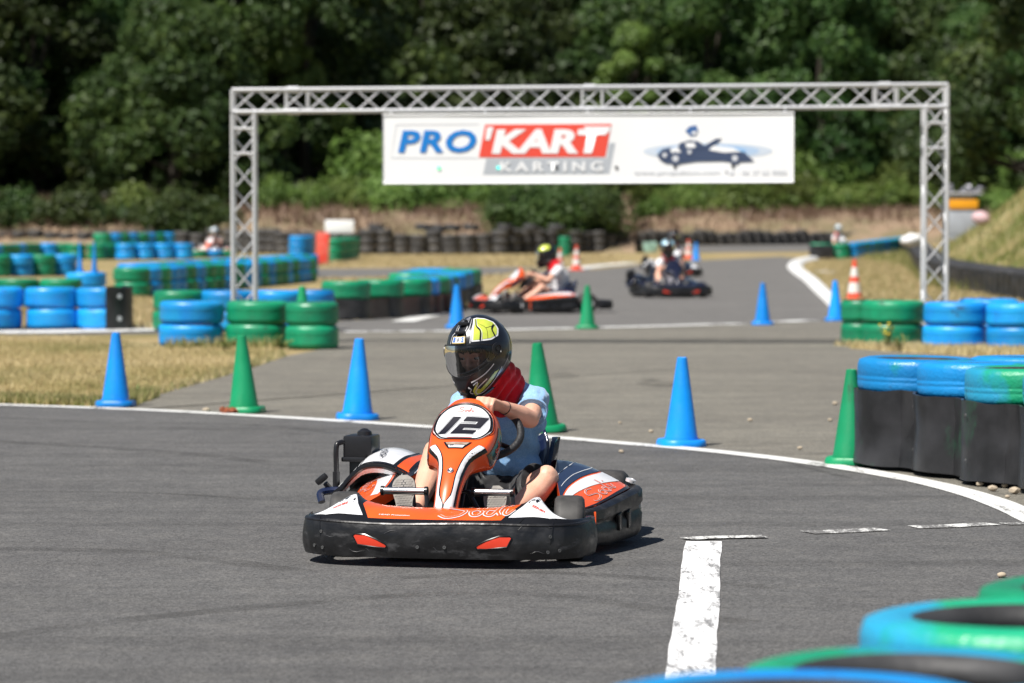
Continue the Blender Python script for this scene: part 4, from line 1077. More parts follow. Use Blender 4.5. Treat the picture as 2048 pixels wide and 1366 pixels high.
# plan of the front bumper: distance back (y) for a place across (x)
BX = [0, .2, .36, .46, .525, .55, .556]; BY = [0, .008, .03, .075, .14, .22, .30]
def bump_plan(n=16):
    P = catmull([(a, b, 0) for a, b in zip(BX, BY)] + [(.553, .39, 0), (.535, .45, 0)], 5)
    L = [Vector((-p.x, p.y, 0)) for p in P[::-1]]
    return L[:-1] + P
PL = bump_plan(); 
CUM = [0]
for a, b in zip(PL, PL[1:]): CUM.append(CUM[-1] + (b - a).length)
MID = CUM[-1] / 2
def S_bump(x, y, lift):
    """x: metres along the band from its middle, y: height"""
    s = max(0, min(CUM[-1] - 1e-5, x + MID)); i = max(0, int(np.searchsorted(CUM, s, side='right')) - 1); i = min(i, len(PL) - 2)
    t = (s - CUM[i]) / (CUM[i + 1] - CUM[i]); p = PL[i].lerp(PL[i + 1], t); d = (PL[i + 1] - PL[i]).normalized(); n = Vector((d.y, -d.x, 0))
    f = (y - .045) / .133
    bulge = .013 * (1 - (2 * f - .95) ** 2) + .004
    dent = .004 * noise.noise(Vector((x * 4, y * 9, 2))) + .003 * noise.noise(Vector((x * 12, y * 20, 5)))
    return p + n * (bulge + dent + lift) + Vector((0, 0, y + .006 * noise.noise(Vector((x * 3, 0, 0))) * f))

def S_nose(x, y, lift):
    """x across, y 0 front lip .. 1 rear edge of the top cover"""
    ax = min(abs(x), .556)
    yb = smooth_i(ax, BX, BY)
    zr = smooth_i(ax, [0, .12, .25, .32, .36, .40, .45, .50, .556], [.222, .223, .230, .244, .262, .240, .206, .186, .182])
    yr = smooth_i(ax, [0, .2, .30, .36, .40, .45, .50, .556], [.19, .20, .235, .26, .20, .15, .15, .30])
    z = lerp(.179, zr, max(0, math.sin(max(0, min(1, y)) * math.pi / 2)) ** .9) + .008 * math.sin(math.pi * y)
    yy = lerp(yb + .008, max(yr, yb + .025), y)
    return Vector((math.copysign(ax, x), yy, z + lift))

# steering fairing: l = metres along the centre line from the bottom tip
FB = [(.165, .205), (.20, .245), (.255, .315), (.33, .385), (.405, .440), (.465, .470), (.515, .505), (.56, .55), (.595, .592), (.615, .615), (.635, .622)]
FC = catmull([(0, a, b) for a, b in FB], 6); FL = [0]
for a, b in zip(FC, FC[1:]): FL.append(FL[-1] + (b - a).length)
FTOT = FL[-1]; FPY = [p.y for p in FC]; FPZ = [p.z for p in FC]
FWX = [0, .06, .15, .24, .30, .35, .385, .42, .47, .53, .575, .60, FTOT]
FWX = [f * FTOT / .64 for f in FWX[:-1]] + [FTOT]
FWY = [.036, .037, .041, .051, .067, .104, .119, .125, .130, .124, .105, .080, .056]
def fw(l): return smooth_i(l, FWX, FWY)
def S_fair(x, l, lift):
    l = max(0, min(FTOT, l)); w_ = fw(l); a = x / w_; s = abs(a); sg = 1 if a >= 0 else -1
    y = interp(l, FL, FPY); z = interp(l, FL, FPZ); y2 = interp(min(FTOT, l + .01), FL, FPY); z2 = interp(min(FTOT, l + .01), FL, FPZ)
    y1 = interp(max(0, l - .01), FL, FPY); z1 = interp(max(0, l - .01), FL, FPZ)
    t = Vector((0, y2 - y1, z2 - z1)).normalized(); n = Vector((0, -t.z, t.y))   # outward: forward and up
    depth = smooth_i(l, [0, .12, .24, .33, .42, FTOT], [.022, .026, .040, .078, .085, .05])
    e = max(0, s - .8)
    if s <= 1.0:
        drop = .012 * s * s + .028 * (e / .2) ** 2 * .6
        xx = w_ * (s if s < .8 else .8 + .2 * math.sin((s - .8) / .2 * 1.1) / math.sin(1.1) * 1.0)
    else:
        drop = .012 + .0168 + (s - 1) / .6 * depth; xx = w_ + .012 * math.sin(min(1, (s - 1) / .6) * 2.2)
    lx = lift * (0 if s < .85 else .7 if s < 1 else 1) * sg
    return Vector((sg * xx + lx, y, z)) + n * (-drop + (lift if s < 1.05 else lift * .3))

def arch(rings): return rings
def kart_wheel(parent, x, y, r, wd, name='wheel'):
    root = bpy.data.objects.new(name, None); COL.objects.link(root); root.parent = parent; root.location = (x, y, r + .004)
    M = Matrix.Rotation(math.pi / 2, 4, 'Y')
    bm = B(); h = wd / 2
    lathe(bm, [(r * .5, -h * .9), (r * .62, -h), (r * .88, -h * .95), (r * .97, -h * .8), (r, -h * .5), (r, h * .5), (r * .97, h * .8), (r * .88, h * .95), (r * .62, h), (r * .5, h * .9)], 36, M)
    link('tyre', bm, M_TYRE, root)
    bm = B(); lathe(bm, [(r * .5, -h * .9), (r * .47, -h * .7), (r * .3, -h * .5), (r * .12, -h * .6), (.0001, -h * .6)], 24, M); lathe(bm, [(r * .5, h * .9), (r * .47, h * .7), (r * .3, h * .5), (r * .12, h * .6), (.0001, h * .6)], 24, M)
    link('rim', bm, M_ALU, root)
    return root

def make_kart(loc, rz, label, body, white, trim, pod2, detail=True, number='12', group=None, steer=0.0):
    K = empty('racing_kart', loc, rz, label, 'kart', group)
    # --- front bumper band
    bm = B(); rg = []
    for i in range(len(PL)):
        s = CUM[i] - MID; rr = [S_bump(s, z, 0) for z in (.045, .053, .07, .09, .115, .14, .163, .172)] + [S_bump(s, .176, .004), S_bump(s, .181, .003)]
        d = (PL[min(i + 1, len(PL) - 1)] - PL[max(i - 1, 0)]).normalized(); n = Vector((d.y, -d.x, 0))
        rr += [S_bump(s, .183, -.010), S_bump(s, .183, -.026), S_bump(s, .14, -.03), S_bump(s, .05, -.026)]
        rg.append(rr)
    loft(bm, rg, True, True); bmesh.ops.recalc_face_normals(bm, faces=bm.faces[:])
    fb = link('front_bumper', bm, M_BUMP, K)
    for sg in (-1, 1):
        ptl = [(.135, .118), (.150, .092), (.165, .074), (.255, .070), (.285, .078), (.278, .088), (.245, .108), (.215, .122), (.15, .128)] if False else [(.172, .092), (.18, .084), (.29, .094), (.308, .128), (.30, .135), (.26, .134), (.215, .118), (.18, .101)]
        pl_ = [(sg * a, b) for a, b in ptl]; bm = patch(poly2([pl_[::sg]]), S_bump, .03, .003)
        bmesh.ops.recalc_face_normals(bm, faces=bm.faces[:]); link('marker_panel', bm, M_RED, fb)
        rim_ = [S_bump(a, b, .003) for a, b in pl_]; bm = B(); tube(bm, rim_, .0028, 5, closed=True); link('marker_frame', bm, M_BLKM, fb)
        for a, b in ((.052 * sg, .09), (.44 * sg, .075), (.485 * sg, .08), (.45 * sg, .135)):
            bm = B(); p = S_bump(a, b, .001); q = S_bump(a + .01, b, .001) - S_bump(a - .01, b, .001); n = Vector((q.y, -q.x, 0)).normalized()
            Mx = Matrix.Translation(p) @ n.to_track_quat('Z', 'Y').to_matrix().to_4x4()
            lathe(bm, [(.0065, 0), (.0065, .003), (.003, .003), (.003, .001), (0, .001)], 12, Mx); 
            if detail: link('bolt', bm, mat('dull_bolt', (.14, .14, .14), .45, .5), fb)
            else: bm.free()
        if detail:
            bm = B(); tube(bm, [S_bump(sg * .47, .19, .002), S_bump(sg * .455, .13, .002), S_bump(sg * .435, .04, .002)], .0028, 6); link('seam', bm, M_BLKM, fb)
    if detail:   # scuffs cut into the band
        r3 = random.Random(4); bm = B()
        for k in range(9):
            x0, y0 = r3.uniform(-.5, .5), r3.uniform(.06, .19); a = r3.uniform(-.5, .5); l = r3.uniform(.015, .07)
            p = [S_bump(x0 + l * t * math.cos(a), max(.04, min(.195, y0 + l * t * math.sin(a) * .6 + .006 * math.sin(t * 5 + k))), .0004) for t in (0, .25, .5, .75, 1)]
            tube(bm, p, .001, 4, rr=[.0002, .0012, .0018, .001, .0002])
        link('scuff', bm, mat('scuff_plastic', (.045, .045, .048), .35), fb)
    # --- nose cover
    bm = B(); xs = [(-.556 + 1.112 * i / 76) for i in range(77)]
    rg = [[S_nose(x, t, 0) for t in [0, .1, .22, .36, .5, .65, .8, .92, 1]] + [S_nose(x, 1, 0) + Vector((0, .012, -.012)), S_nose(x, 1, 0) + Vector((0, .0, -.03))] for x in xs]
    loft(bm, rg, False); bmesh.ops.recalc_face_normals(bm, faces=bm.faces[:])
    for f in bm.faces:
        c = f.calc_center_median()
        if abs(c.x) > .30: f.material_index = 1
    nc = link('nose_cover', bm, [body, M_BLKM], K)
    def nd(name, bm2, m, lift, step=.03):
        bm = patch(bm2, S_nose, step, lift); return link(name, bm, m, nc, smooth=False if detail else True)
    for sg in (-1, 1):
        f = lambda pts: [(sg * a, b) for a, b in pts][::sg]
        nd('side_band', poly2([f([(.25, -.01), (.33, -.01), (.40, .5), (.40, 1.0), (.34, 1.0), (.312, .62), (.275, .25)])]), M_BLKM, .002, .015)
        nd('side_sticker', poly2([f([(.285, .16), (.36, .13), (.44, .2), (.50, .42), (.46, .66), (.42, .80), (.39, .93), (.366, .97), (.352, .84), (.325, .5)])]), white, .003)
        if detail:
            bm = text2('GT', .020, 0, .0006); xf2(bm, 1, 5, sg * .375 - .012, .62, 0); nd('lettering', bm, M_INK, .0045, .02)
            bm = text2('SERIES', .020, .1, .0006); xf2(bm, 1, 5, sg * .39, .40, 0); nd('lettering', bm, M_RED, .0045, .02)
    nd('front_trim', poly2([[(-.27, -.01), (.27, -.01), (.27, .10), (-.27, .10)]]), M_BLKM, .0016)
    if detail:
        st = [[(.015 + p[0] * .27, p[1] * .30) for p in s] for s in sodi_strokes()]
        for wd_, m_, lf_ in ((.016, white, .003), (.0085, body, .0045)): nd('lettering', xf2(stroke2(st, wd_), 1, 5.2, 0, .26), m_, lf_, .012)
        bm = text2('HEAD Protection', .017, 0, .0004); xf2(bm, 1, 3.0, -.16, .22); nd('lettering', bm, white, .003, .02)
    # --- steering fairing
    bm = B(); ls = [FTOT * i / 46 for i in range(47)]; aa = [-1.6, -1.4, -1.2, -1.05, -1, -.95, -.9, -.8, -.6, -.4, -.2, 0, .2, .4, .6, .8, .9, .95, 1, 1.05, 1.2, 1.4, 1.6]
    rg = [[S_fair(a * fw(l), l, 0) for a in aa] for l in ls]
    c = S_fair(0, FTOT, 0)
    for k, (dy, dz, q) in enumerate(((.012, -.006, .96), (.03, -.03, .9), (.035, -.06, .7))):
        rg.append([Vector((p.x * q, p.y + dy, p.z + dz)) for p in [S_fair(a * fw(FTOT), FTOT, 0) for a in aa]])
    loft(bm, rg, False); bmesh.ops.recalc_face_normals(bm, faces=bm.faces[:])
    fr = link('steering_fairing', bm, [body], K)
    sm = fr.modifiers.new('thick', 'SOLIDIFY'); sm.thickness = .004; sm.offset = -1
    def fd(name, bm2, m, lift, step=.008, parent=None):
        return link(name, patch(bm2, S_fair, step, lift), m, parent or fr, smooth=True)
    u = FTOT / .64
    # side bands: outer white stripe with black edges, from the bottom tip up to the flare
    def sidepoly(a0, a1, l0, l1, n=18, sg=1):
        L_ = [(l0 + (l1 - l0) * i / n) for i in range(n + 1)]
        f0 = a0 if callable(a0) else (lambda l: a0 * fw(l)); f1 = a1 if callable(a1) else (lambda l: a1 * fw(l))
        bm = B(); pr = None
        for l in L_:
            q = (bm.verts.new((sg * f0(l), l, 0)), bm.verts.new((sg * f1(l), l, 0)))
            if pr: bm.faces.new((pr[0], pr[1], q[1], q[0]) if sg > 0 else (pr[1], pr[0], q[0], q[1]))
            pr = q
        return bm
    inner = lambda l: max(.003, smooth_i(l, [0, .045 * u, .09 * u, .2 * u, .3 * u, .375 * u], [.001, .004, .024, .030, .050, .090]))
    lt = .372 * u
    for sg in (-1, 1):
        fd('trim_band', sidepoly(lambda l: inner(l) - .004, lambda l: fw(l) * 1.06, 0, lt, 18, sg), M_BLKM, .0012)
        fd('trim_band', sidepoly(lambda l: inner(l) + .001, lambda l: fw(l) * .955 - .001, .004, lt - .004, 18, sg), white, .0026)
        fd('side_panel', sidepoly(1.12, 1.5, .36 * u, .52 * u, 10, sg), M_DARKBODY, .002)
    # head plate
    def plate(k): return [(x * k, (.500 + (l - .482) * k * .86) * u) for x, l in ((-.112, .49), (-.112, .45), (-.098, .415), (-.072, .385), (-.03, .378), (.03, .378), (.072, .385), (.098, .415), (.112, .45), (.112, .49), (.104, .53), (.082, .565), (.05, .588), (0, .597), (-.05, .588), (-.082, .565), (-.104, .53))]
    def sm2(pts): return [(p.x, p.y) for p in catmull([(a, b, 0) for a, b in pts], 3, True)]
    npl = fd('number_plate', poly2([sm2(plate(1.03))]), white, .0015)
    fd('plate_border', stroke2([sm2(plate(.985))], .0065, True), M_BLKM, .003, parent=npl)
    fd('plate_border', stroke2([sm2(plate(1.06))], .003, True), M_BLKM, .003, parent=npl)
    if number:
        sk = lambda x, y: (x + (y) * .52, (.488 + y * .92) * u)
        H_ = .050; dd = {'1': [[(-.016, -H_), (.014, -H_), (.014, H_), (-.018, H_)]],
             '2': [[(-.045, .050), (.045, .050), (.047, -.012), (-.015, -.012), (-.015, -.026), (.044, -.026), (.044, -.050), (-.047, -.050), (-.047, .010), (.017, .010), (.017, .026), (-.045, .026)]]}
        for ch, cx in (('1', -.052), ('2', .030)):
            P_ = [[sk(a + cx, b) for a, b in q] for q in dd[ch]]
            fd('race_number', poly2(P_), M_INK, .004, parent=npl)
            gro = []
            for q in dd[ch]:
                n_ = len(q); cyc = []
                for i in range(n_):
                    a_, b_, c_ = Vector(q[i - 1]), Vector(q[i]), Vector(q[(i + 1) % n_])
                    n1 = (b_ - a_).normalized(); n2 = (c_ - b_).normalized(); sgn = 1 if ch == '2' else -1
                    m_ = Vector((n1.y + n2.y, -(n1.x + n2.x))) * (-.0055 if ch == '2' else .0055); cyc.append((b_.x + m_.x + cx, b_.y + m_.y))
                gro.append([sk(*p) for p in cyc])
            if detail: fd('race_number_outline', stroke2([g for g in gro], .0016, True), M_INK, .0038, parent=npl)
        if detail:
            st = [[(-.03 + p[0] * .062, (.562 + p[1] * .045) * u) for p in s] for s in sodi_strokes()]
            fd('lettering', stroke2(st, .0028), M_RED, .004, .02, parent=npl)
            fd('lettering', poly2([[(-.05, .417 * u), (.05, .417 * u), (.05, .42 * u), (-.05, .42 * u)]]), M_RED, .004, parent=npl)
            # sticker block under the plate and the round fixing
            fd('vent_frame', poly2([[(-.058, .386 * u), (.058, .386 * u), (.045, .358 * u), (.03, .335 * u), (-.03, .335 * u), (-.045, .358 * u)]]), M_BLKM, .0016)
            fd('clear_pouch', poly2([[(-.048, .381 * u), (.048, .381 * u), (.038, .362 * u), (-.038, .362 * u)]]), mat('pouch_plastic', (.30, .16, .09), .12, coat=1, col2=(.5, .4, .33), vscale=30), .003)
            fd('sticker', poly2([[(-.034, .358 * u), (.034, .358 * u), (.027, .341 * u), (-.027, .341 * u)]]), white, .003)
            bm = text2('MTS', .008, 0, .0003); xf2(bm, 1, 1, -.018, .353 * u); fd('lettering', bm, M_INK, .0042)
            p = S_fair(.004, .205 * u, 0); n_ = (S_fair(.004, .205 * u, .01) - p).normalized(); bm = B()
            lathe(bm, [(.013, .0), (.013, .003), (.009, .005), (.004, .003), (0, .003)], 18, Matrix.Translation(p) @ n_.to_track_quat('Z', 'Y').to_matrix().to_4x4()); link('fixing_screw', bm, M_CHROME, fr)
            for s_ in (1,):
                bm = xf2(text2('Sodi', .03, .2, .001), 1, 1.0, 0, 0, R(90)); 
                for v in bm.verts: v.co = Vector((fw(.45 * u) * 1.3 + (v.co.x) * 1.0, .44 * u + v.co.y, 0))
                fd('lettering', bm, M_RED, .003)
    # bottom bracket
    bm = B(); box(bm, (0, .185, .205), (.07, .05, .03), (R(35), 0, 0), bev=.008); link('fairing_bracket', bm, mat('grey_bracket', (.32, .32, .33), .4, .2), K)
    # --- side pods
    for sg in (-1, 1):
        pod = bpy.data.objects.new('side_pod', None); COL.objects.link(pod); pod.parent = K
        pl2 = catmull([(.44, .565, 0), (.498, .59, 0), (.53, .70, 0), (.56, .88, 0), (.582, 1.04, 0), (.592, 1.16, 0), (.575, 1.24, 0), (.51, 1.28, 0), (.42, 1.285, 0)], 5)
        bm = B(); rg = []
        for i, p in enumerate(pl2):
            d = (pl2[min(i + 1, len(pl2) - 1)] - pl2[max(i - 1, 0)]).normalized(); n = Vector((d.y, -d.x, 0))
            f = i / (len(pl2) - 1); top = interp(p.y, [.56, .7, 1.0, 1.25, 1.37], [.188, .195, .222, .238, .24]); bot = interp(p.y, [.56, .8, 1.2, 1.37], [.05, .035, .045, .07])
            rr = []
            for q, (t, o_) in enumerate(((0, -.035), (0, 0), (.1, .012), (.45, .012), (.55, .002), (.62, .002), (.72, .016), (.95, .014), (1, .004), (1.03, -.012), (.98, -.035))):
                v = p + n * (o_ + .003 * noise.noise(p * 9 + Vector((0, 0, t * 4)))) ; v.z = lerp(bot, top, t); rr.append(Vector((v.x * sg, v.y, v.z)))
            rg.append(rr if sg > 0 else rr[::-1])
        loft(bm, rg, True, True); bmesh.ops.recalc_face_normals(bm, faces=bm.faces[:])
        sb = link('side_bumper', bm, M_BUMP, pod)
        for yc in (.86, .98):
            bm = B(); box(bm, (sg * (.582 if yc > .9 else .567), yc, .125), (.02, .055, .07), (R(12), 0, 0), bev=.006); link('vent_slot', bm, M_BLKM, sb)
        # cover: rises inward from the band
        def S_pod(x, y, lift, sg=sg):
            """x: 0 outer .. 1 inner, y: metres back"""
            xo = interp(y, [.56, .6, .70, .88, 1.04, 1.16, 1.28], [.44, .475, .503, .533, .555, .563, .50]); xi = interp(y, [.56, .65, .8, 1.0, 1.3], [.41, .37, .33, .28, .23])
            top = interp(y, [.56, .7, 1.0, 1.25, 1.37], [.190, .197, .225, .241, .243]); hi = interp(y, [.56, .65, .8, 1.0, 1.2, 1.3], [.2, .228, .262, .302, .338, .335])
            s = .55 * math.sin(min(1, x * 1.1) * math.pi / 2) + .45 * x
            return Vector((sg * lerp(xo, xi, x), y, lerp(top, hi, s) + .006 * math.sin(math.pi * min(1, x)) + lift))
        bm = B(); ys = [.57, .6, .65, .7, .76, .82, .88, .94, 1.0, 1.06, 1.12, 1.18, 1.23, 1.28]
        rg = [[S_pod(t, y, 0) for t in (0, .1, .2, .35, .5, .65, .8, .9, 1.0)] + [S_pod(1, y, 0) + Vector((0, 0, -.05))] for y in ys]
        rg.insert(0, [Vector((p.x, p.y - .004, .06)) for p in rg[0]]); rg.append([Vector((p.x, p.y + .006, .15)) for p in rg[-1]])
        loft(bm, rg, False); bmesh.ops.recalc_face_normals(bm, faces=bm.faces[:])
        cv = link('cover', bm, body, pod)
        def pd(name, pts, m, lift): 
            bm = patch(poly2([pts]), S_pod, .06, lift); bmesh.ops.recalc_face_normals(bm, faces=bm.faces[:])
            if sum(f.normal.z for f in bm.faces) < 0: bmesh.ops.reverse_faces(bm, faces=bm.faces[:])
            link(name, bm, m, cv)
        pd('edge_trim', [(0, .58), (.05, .58), (.05, 1.27), (0, 1.27)], M_BLKM, .002)
        pd('side_sticker', [(.72, .64), (.9, .66), (.62, .93), (.36, 1.2), (.16, 1.25), (.14, 1.18), (.30, 1.0), (.50, .80)], white, .002)
        pd('rear_panel', [(.93, .68), (1.0, .68), (1.0, 1.28), (.19, 1.28), (.20, 1.25), (.39, 1.21), (.65, .94)], M_NAVY if sg > 0 else M_BLKM, .0022)
        if detail:
            st = [[(p[1] * .20, .74 + p[0] * .30) for p in s] for s in sodi_strokes()]
            for wd_, m_, lf in ((.012, white, .0035), (.006, body, .0048)):
                bm = xf2(stroke2(st, wd_), 3.3, 1, .13, 0)
                bm = patch(bm, S_pod, .03, lf); bmesh.ops.recalc_face_normals(bm, faces=bm.faces[:]); link('lettering', bm, m_, cv)
            bm = patch(stroke2([[(.93, .80), (.72, 1.0), (.5, 1.2)], [(.98, .95), (.85, 1.1), (.72, 1.25)]], .008), S_pod, .05, .0035); link('pinstripe', bm, white, cv)
        bm = B(); p = Vector((sg * .545, 1.25, .25)); lathe(bm, [(.022, 0), (.022, .012), (.01, .016), (.008, .012), (0, .012)], 16, Matrix.Translation(p) @ Matrix.Rotation(sg * .3, 4, 'Y')); link('cap', bm, M_ALU, pod)
        # upright front face panel in body colour behind the front wheel
        bm = B(); box(bm, (sg * .45, .585, .12), (.15, .012, .125), (0, 0, sg * R(12)), bev=.004); link('front_face', bm, body, pod)
    # --- engine side hump (on the driver's right)
    def S_hump(x, y, lift):
        P_ = [(-.64, .235), (-.61, .262), (-.575, .305), (-.53, .345), (-.48, .357), (-.42, .352), (-.36, .330), (-.31, .305), (-.26, .288)]
        a = x * 8; i = min(7, max(0, int(a))); t = a - i
        px = smooth_i(x, [k / 8 for k in range(9)], [p[0] for p in P_]); pz = smooth_i(x, [k / 8 for k in range(9)], [p[1] for p in P_])
        return Vector((px, .93 + y * .34 + .05 * math.sin(x * 3.14) * (1 - y), pz - .05 * (1 - math.sin(min(1, y * 1.6) * math.pi / 2)) * .6 + .02 * y + lift))
    bm = B(); rg = [[S_hump(i / 24, y, 0) for y in (0, .1, .25, .4, .6, .8, 1)] for i in range(25)]
    for r_ in rg: r_.insert(0, r_[0] + Vector((.0, .012, -.035)))
    loft(bm, rg, False); bmesh.ops.recalc_face_normals(bm, faces=bm.faces[:])
    hp = link('engine_cover', bm, white, K); sm = hp.modifiers.new('thick', 'SOLIDIFY'); sm.thickness = .006
    def hd(name, pts, m, lift):
        bm = patch(poly2([pts]), S_hump, .05, lift); bmesh.ops.recalc_face_normals(bm, faces=bm.faces[:])
        if sum(f.normal.z for f in bm.faces) < 0: bmesh.ops.reverse_faces(bm, faces=bm.faces[:])
        link(name, bm, m, hp)
    bm = B(); tube(bm, [S_hump(i / 24, 0, .0) + Vector((0, .006, -.006)) for i in range(25)], .012, 8); link('front_trim', bm, M_BLKM, hp)
    hd('orange_panel', [(.70, .0), (1, 0), (1, 1), (.78, 1)], body, .005)
    hd('trim', [(.0, .0), (1, 0), (1, .06), (.0, .06)], M_BLKM, .006)
    hd('trim', [(.67, .0), (.70, .0), (.78, 1), (.755, 1)], M_BLKM, .007)
    hd('trim', [(.31, .0), (.335, .0), (.36, 1), (.34, 1)], M_BLKM, .007)
    hd('vent_slot', [(.82, .1), (.86, .1), (.88, .7), (.84, .75)], M_BLKM, .008)
    hd('vent_slot', [(.90, .1), (.93, .1), (.95, .6), (.92, .65)], M_BLKM, .008)
    if detail:
        bm = text2('HONDA', .24, 0, .004); xf2(bm, .55, 1, 0, 0, R(105)); xf2(bm, .32, 1, .53, .45); bm = patch(bm, S_hump, .05, .0065); bmesh.ops.recalc_face_normals(bm, faces=bm.faces[:]); link('lettering', bm, M_INK, hp)
    # --- wheels
    for sg in (-1, 1):
        wl = kart_wheel(K, sg * .45, .43, .128, .12); wl.rotation_euler = (0, 0, steer)
        kart_wheel(K, sg * .40, 1.46, .14, .19)
    # --- chassis, floor, axle, bumpers
    bm = B()
    for sg in (-1, 1):
        tube(bm, catmull([(sg * .08, .12, .07), (sg * .26, .2, .07), (sg * .30, .45, .07), (sg * .24, .8, .07), (sg * .33, 1.2, .07), (sg * .33, 1.6, .08)], 5), .015, 8)
        tube(bm, [(sg * .28, .42, .08), (sg * .44, .42, .12)], .014, 8)
    tube(bm, [(-.3, .62, .07), (.3, .62, .07)], .015, 8); tube(bm, [(-.33, 1.5, .13), (.33, 1.5, .13)], .017, 8); tube(bm, [(-.5, 1.46, .144), (.5, 1.46, .144)], .014, 10)
    tube(bm, catmull([(-.50, 1.25, .10), (-.52, 1.5, .10), (-.44, 1.74, .12), (0, 1.80, .12), (.44, 1.74, .12), (.52, 1.5, .10), (.50, 1.25, .10)], 6), .016, 8)
    link('chassis_frame', bm, M_BLK, K)
    bm = B(); box(bm, (0, .55, .052), (.52, .62, .008), bev=.002); link('floor_pan', bm, M_BLK, K)
    bm = B(); rg = []
    for p in catmull([(-.50, 1.62, 0), (-.49, 1.74, 0), (-.42, 1.82, 0), (-.2, 1.855, 0), (.2, 1.855, 0), (.42, 1.82, 0), (.49, 1.74, 0), (.50, 1.62, 0)], 5):
        d = Vector((p.x / .7, (p.y - 1.3) / .5, 0)).normalized(); rg.append([Vector((p.x, p.y, 0)) + d * a + Vector((0, 0, z)) for a, z in ((0, .06), (.015, .09), (.015, .15), (0, .18), (-.03, .175), (-.03, .065))])
    loft(bm, rg, True, True); bmesh.ops.recalc_face_normals(bm, faces=bm.faces[:]); link('rear_bumper', bm, M_BUMP, K)
    # --- seat
    bm = B(); rg = []
    SP = [(.80, .13, .14, .02), (.90, .10, .16, .05), (1.02, .085, .17, .10), (1.16, .09, .175, .15), (1.28, .14, .18, .17), (1.36, .24, .185, .165), (1.40, .34, .175, .12), (1.42, .42, .15, .07)]
    for y, z, hw, side in catmull_t(SP, 3):
        rr = []
        for k in range(13):
            a = -1 + 2 * k / 12; s = abs(a); x = hw * math.copysign(min(1, s * 1.25) ** .9, a); up = side * max(0, (s - .55) / .45) ** 1.6
            rr.append(Vector((x, y - up * (.35 if y > 1.3 else .1) * (1 if y > 1.2 else .3) , z + up * (1 if y < 1.3 else .55))))
        rg.append(rr)
    loft(bm, rg, False); bmesh.ops.recalc_face_normals(bm, faces=bm.faces[:])
    st_ = link('seat', bm, M_NAVY, K); sm = st_.modifiers.new('t', 'SOLIDIFY'); sm.thickness = .012; sm.offset = 0
    # upright side supports of the seat, seen beside the driver
    for sg in (-1, 1):
        bm = B(); rg = []
        for (y, z, wy) in ((1.16, .20, .02), (1.19, .27, .05), (1.24, .35, .055), (1.27, .41, .05), (1.285, .43, .02)):
            rg.append([Vector((sg * (.215 + dx + .012 * (z - .2) * 5), y + dy * wy, z)) for dx, dy in ((-.012, -1), (.006, -1.1), (.016, 0), (.006, 1.1), (-.012, 1), (-.02, 0))])
        loft(bm, rg, True, True); bmesh.ops.recalc_face_normals(bm, faces=bm.faces[:]); link('seat_side_pad', bm, M_NAVY, K)
    # --- steering
    sw = bpy.data.objects.new('steering_wheel', None); COL.objects.link(sw); sw.parent = K; sw.location = (.022, .745, .475); sw.rotation_euler = (R(-44), 0, 0)
    sw.rotation_euler = (R(48), 0, 0)
    bm = B(); ring = [(.160 * math.cos(a) * (1 + .03 * math.cos(2 * a)), .140 * math.sin(a), -.012 * math.cos(2 * a)) for a in [2 * math.pi * k / 40 for k in range(40)]]
    ring = [(x, y, z) for x, y, z in ring]; tube(bm, ring, .0155, 12, closed=True); link('rim', bm, mat('wheel_grip', (.014, .014, .016), .6, bump=.4, bscale=90), sw)
    bm = B()
    for a in (90, 210, 330):
        tube(bm, [(0, 0, -.01), (.075 * math.cos(R(a)), .07 * math.sin(R(a)), -.012), (.147 * math.cos(R(a)), .137 * math.sin(R(a)), 0)], .010, 8)
    lathe(bm, [(0, .012), (.05, .012), (.055, 0), (.05, -.03), (0, -.03)], 20); link('hub', bm, M_BLK, sw)
    bm = B(); tube(bm, [(0, .72, .47), (0, .52, .24), (0, .40, .09)], .012, 10); tube(bm, [(-.13, .47, .09), (-.03, .50, .26), (.03, .50, .26), (.13, .47, .09)], .011, 8)
    box(bm, (.02, .70, .40), (.10, .08, .05), (.4, 0, 0), bev=.01); box(bm, (.055, .64, .36), (.05, .06, .05), bev=.01); link('steering_column', bm, M_BLK, K)
    # --- pedals
    for sg in (-1, 1):
        pe = bpy.data.objects.new('pedal', None); COL.objects.link(pe); pe.parent = K
        xc = -.205 if sg < 0 else .150; hw = .088 if sg < 0 else .078
        bm = B(); tube(bm, [(xc - hw, .40, .268), (xc + hw, .40, .268)], .0145, 16); link('pedal_bar', bm, M_CHROME, pe)
        for e in (-1, 1):
            bm = B(); lathe(bm, [(0, -.006), (.019, -.006), (.019, .006), (0, .006)], 16, Matrix.Translation((xc + e * hw, .40, .268)) @ Matrix.Rotation(math.pi / 2, 4, 'Y')); link('pedal_end', bm, M_BLK, pe)
        xe = xc + hw; bm = B()
        tube(bm, [(xe, .40, .268), (xe + .015, .36, .16), (xe + .022, .34, .07)], .0085, 8); link('pedal_arm', bm, M_BLK, pe)
    # --- engine, air box, pull handle
    en = bpy.data.objects.new('engine', None); COL.objects.link(en); en.parent = K
    bm = B(); box(bm, (-.40, 1.30, .17), (.20, .26, .18), bev=.02); box(bm, (-.42, 1.16, .15), (.16, .1, .12), bev=.01)
    for k in range(7): box(bm, (-.44, 1.12 + .018 * k, .20), (.20, .006, .13), bev=.002)
    link('block', bm, M_BLK, en)
    bm = B(); box(bm, (-.585, 1.20, .385), (.125, .15, .098), bev=.012); box(bm, (-.585, 1.20, .335), (.135, .165, .02), bev=.006); lathe(bm, [(.0, .028), (.012, .026), (.03, .014), (.032, .0)], 16, Matrix.Translation((-.57, 1.19, .434))); link('air_box', bm, M_BLK, en)
    bm = B(); box(bm, (-.565, 1.22, .27), (.13, .13, .14), bev=.015); link('tank', bm, M_BLK, en)
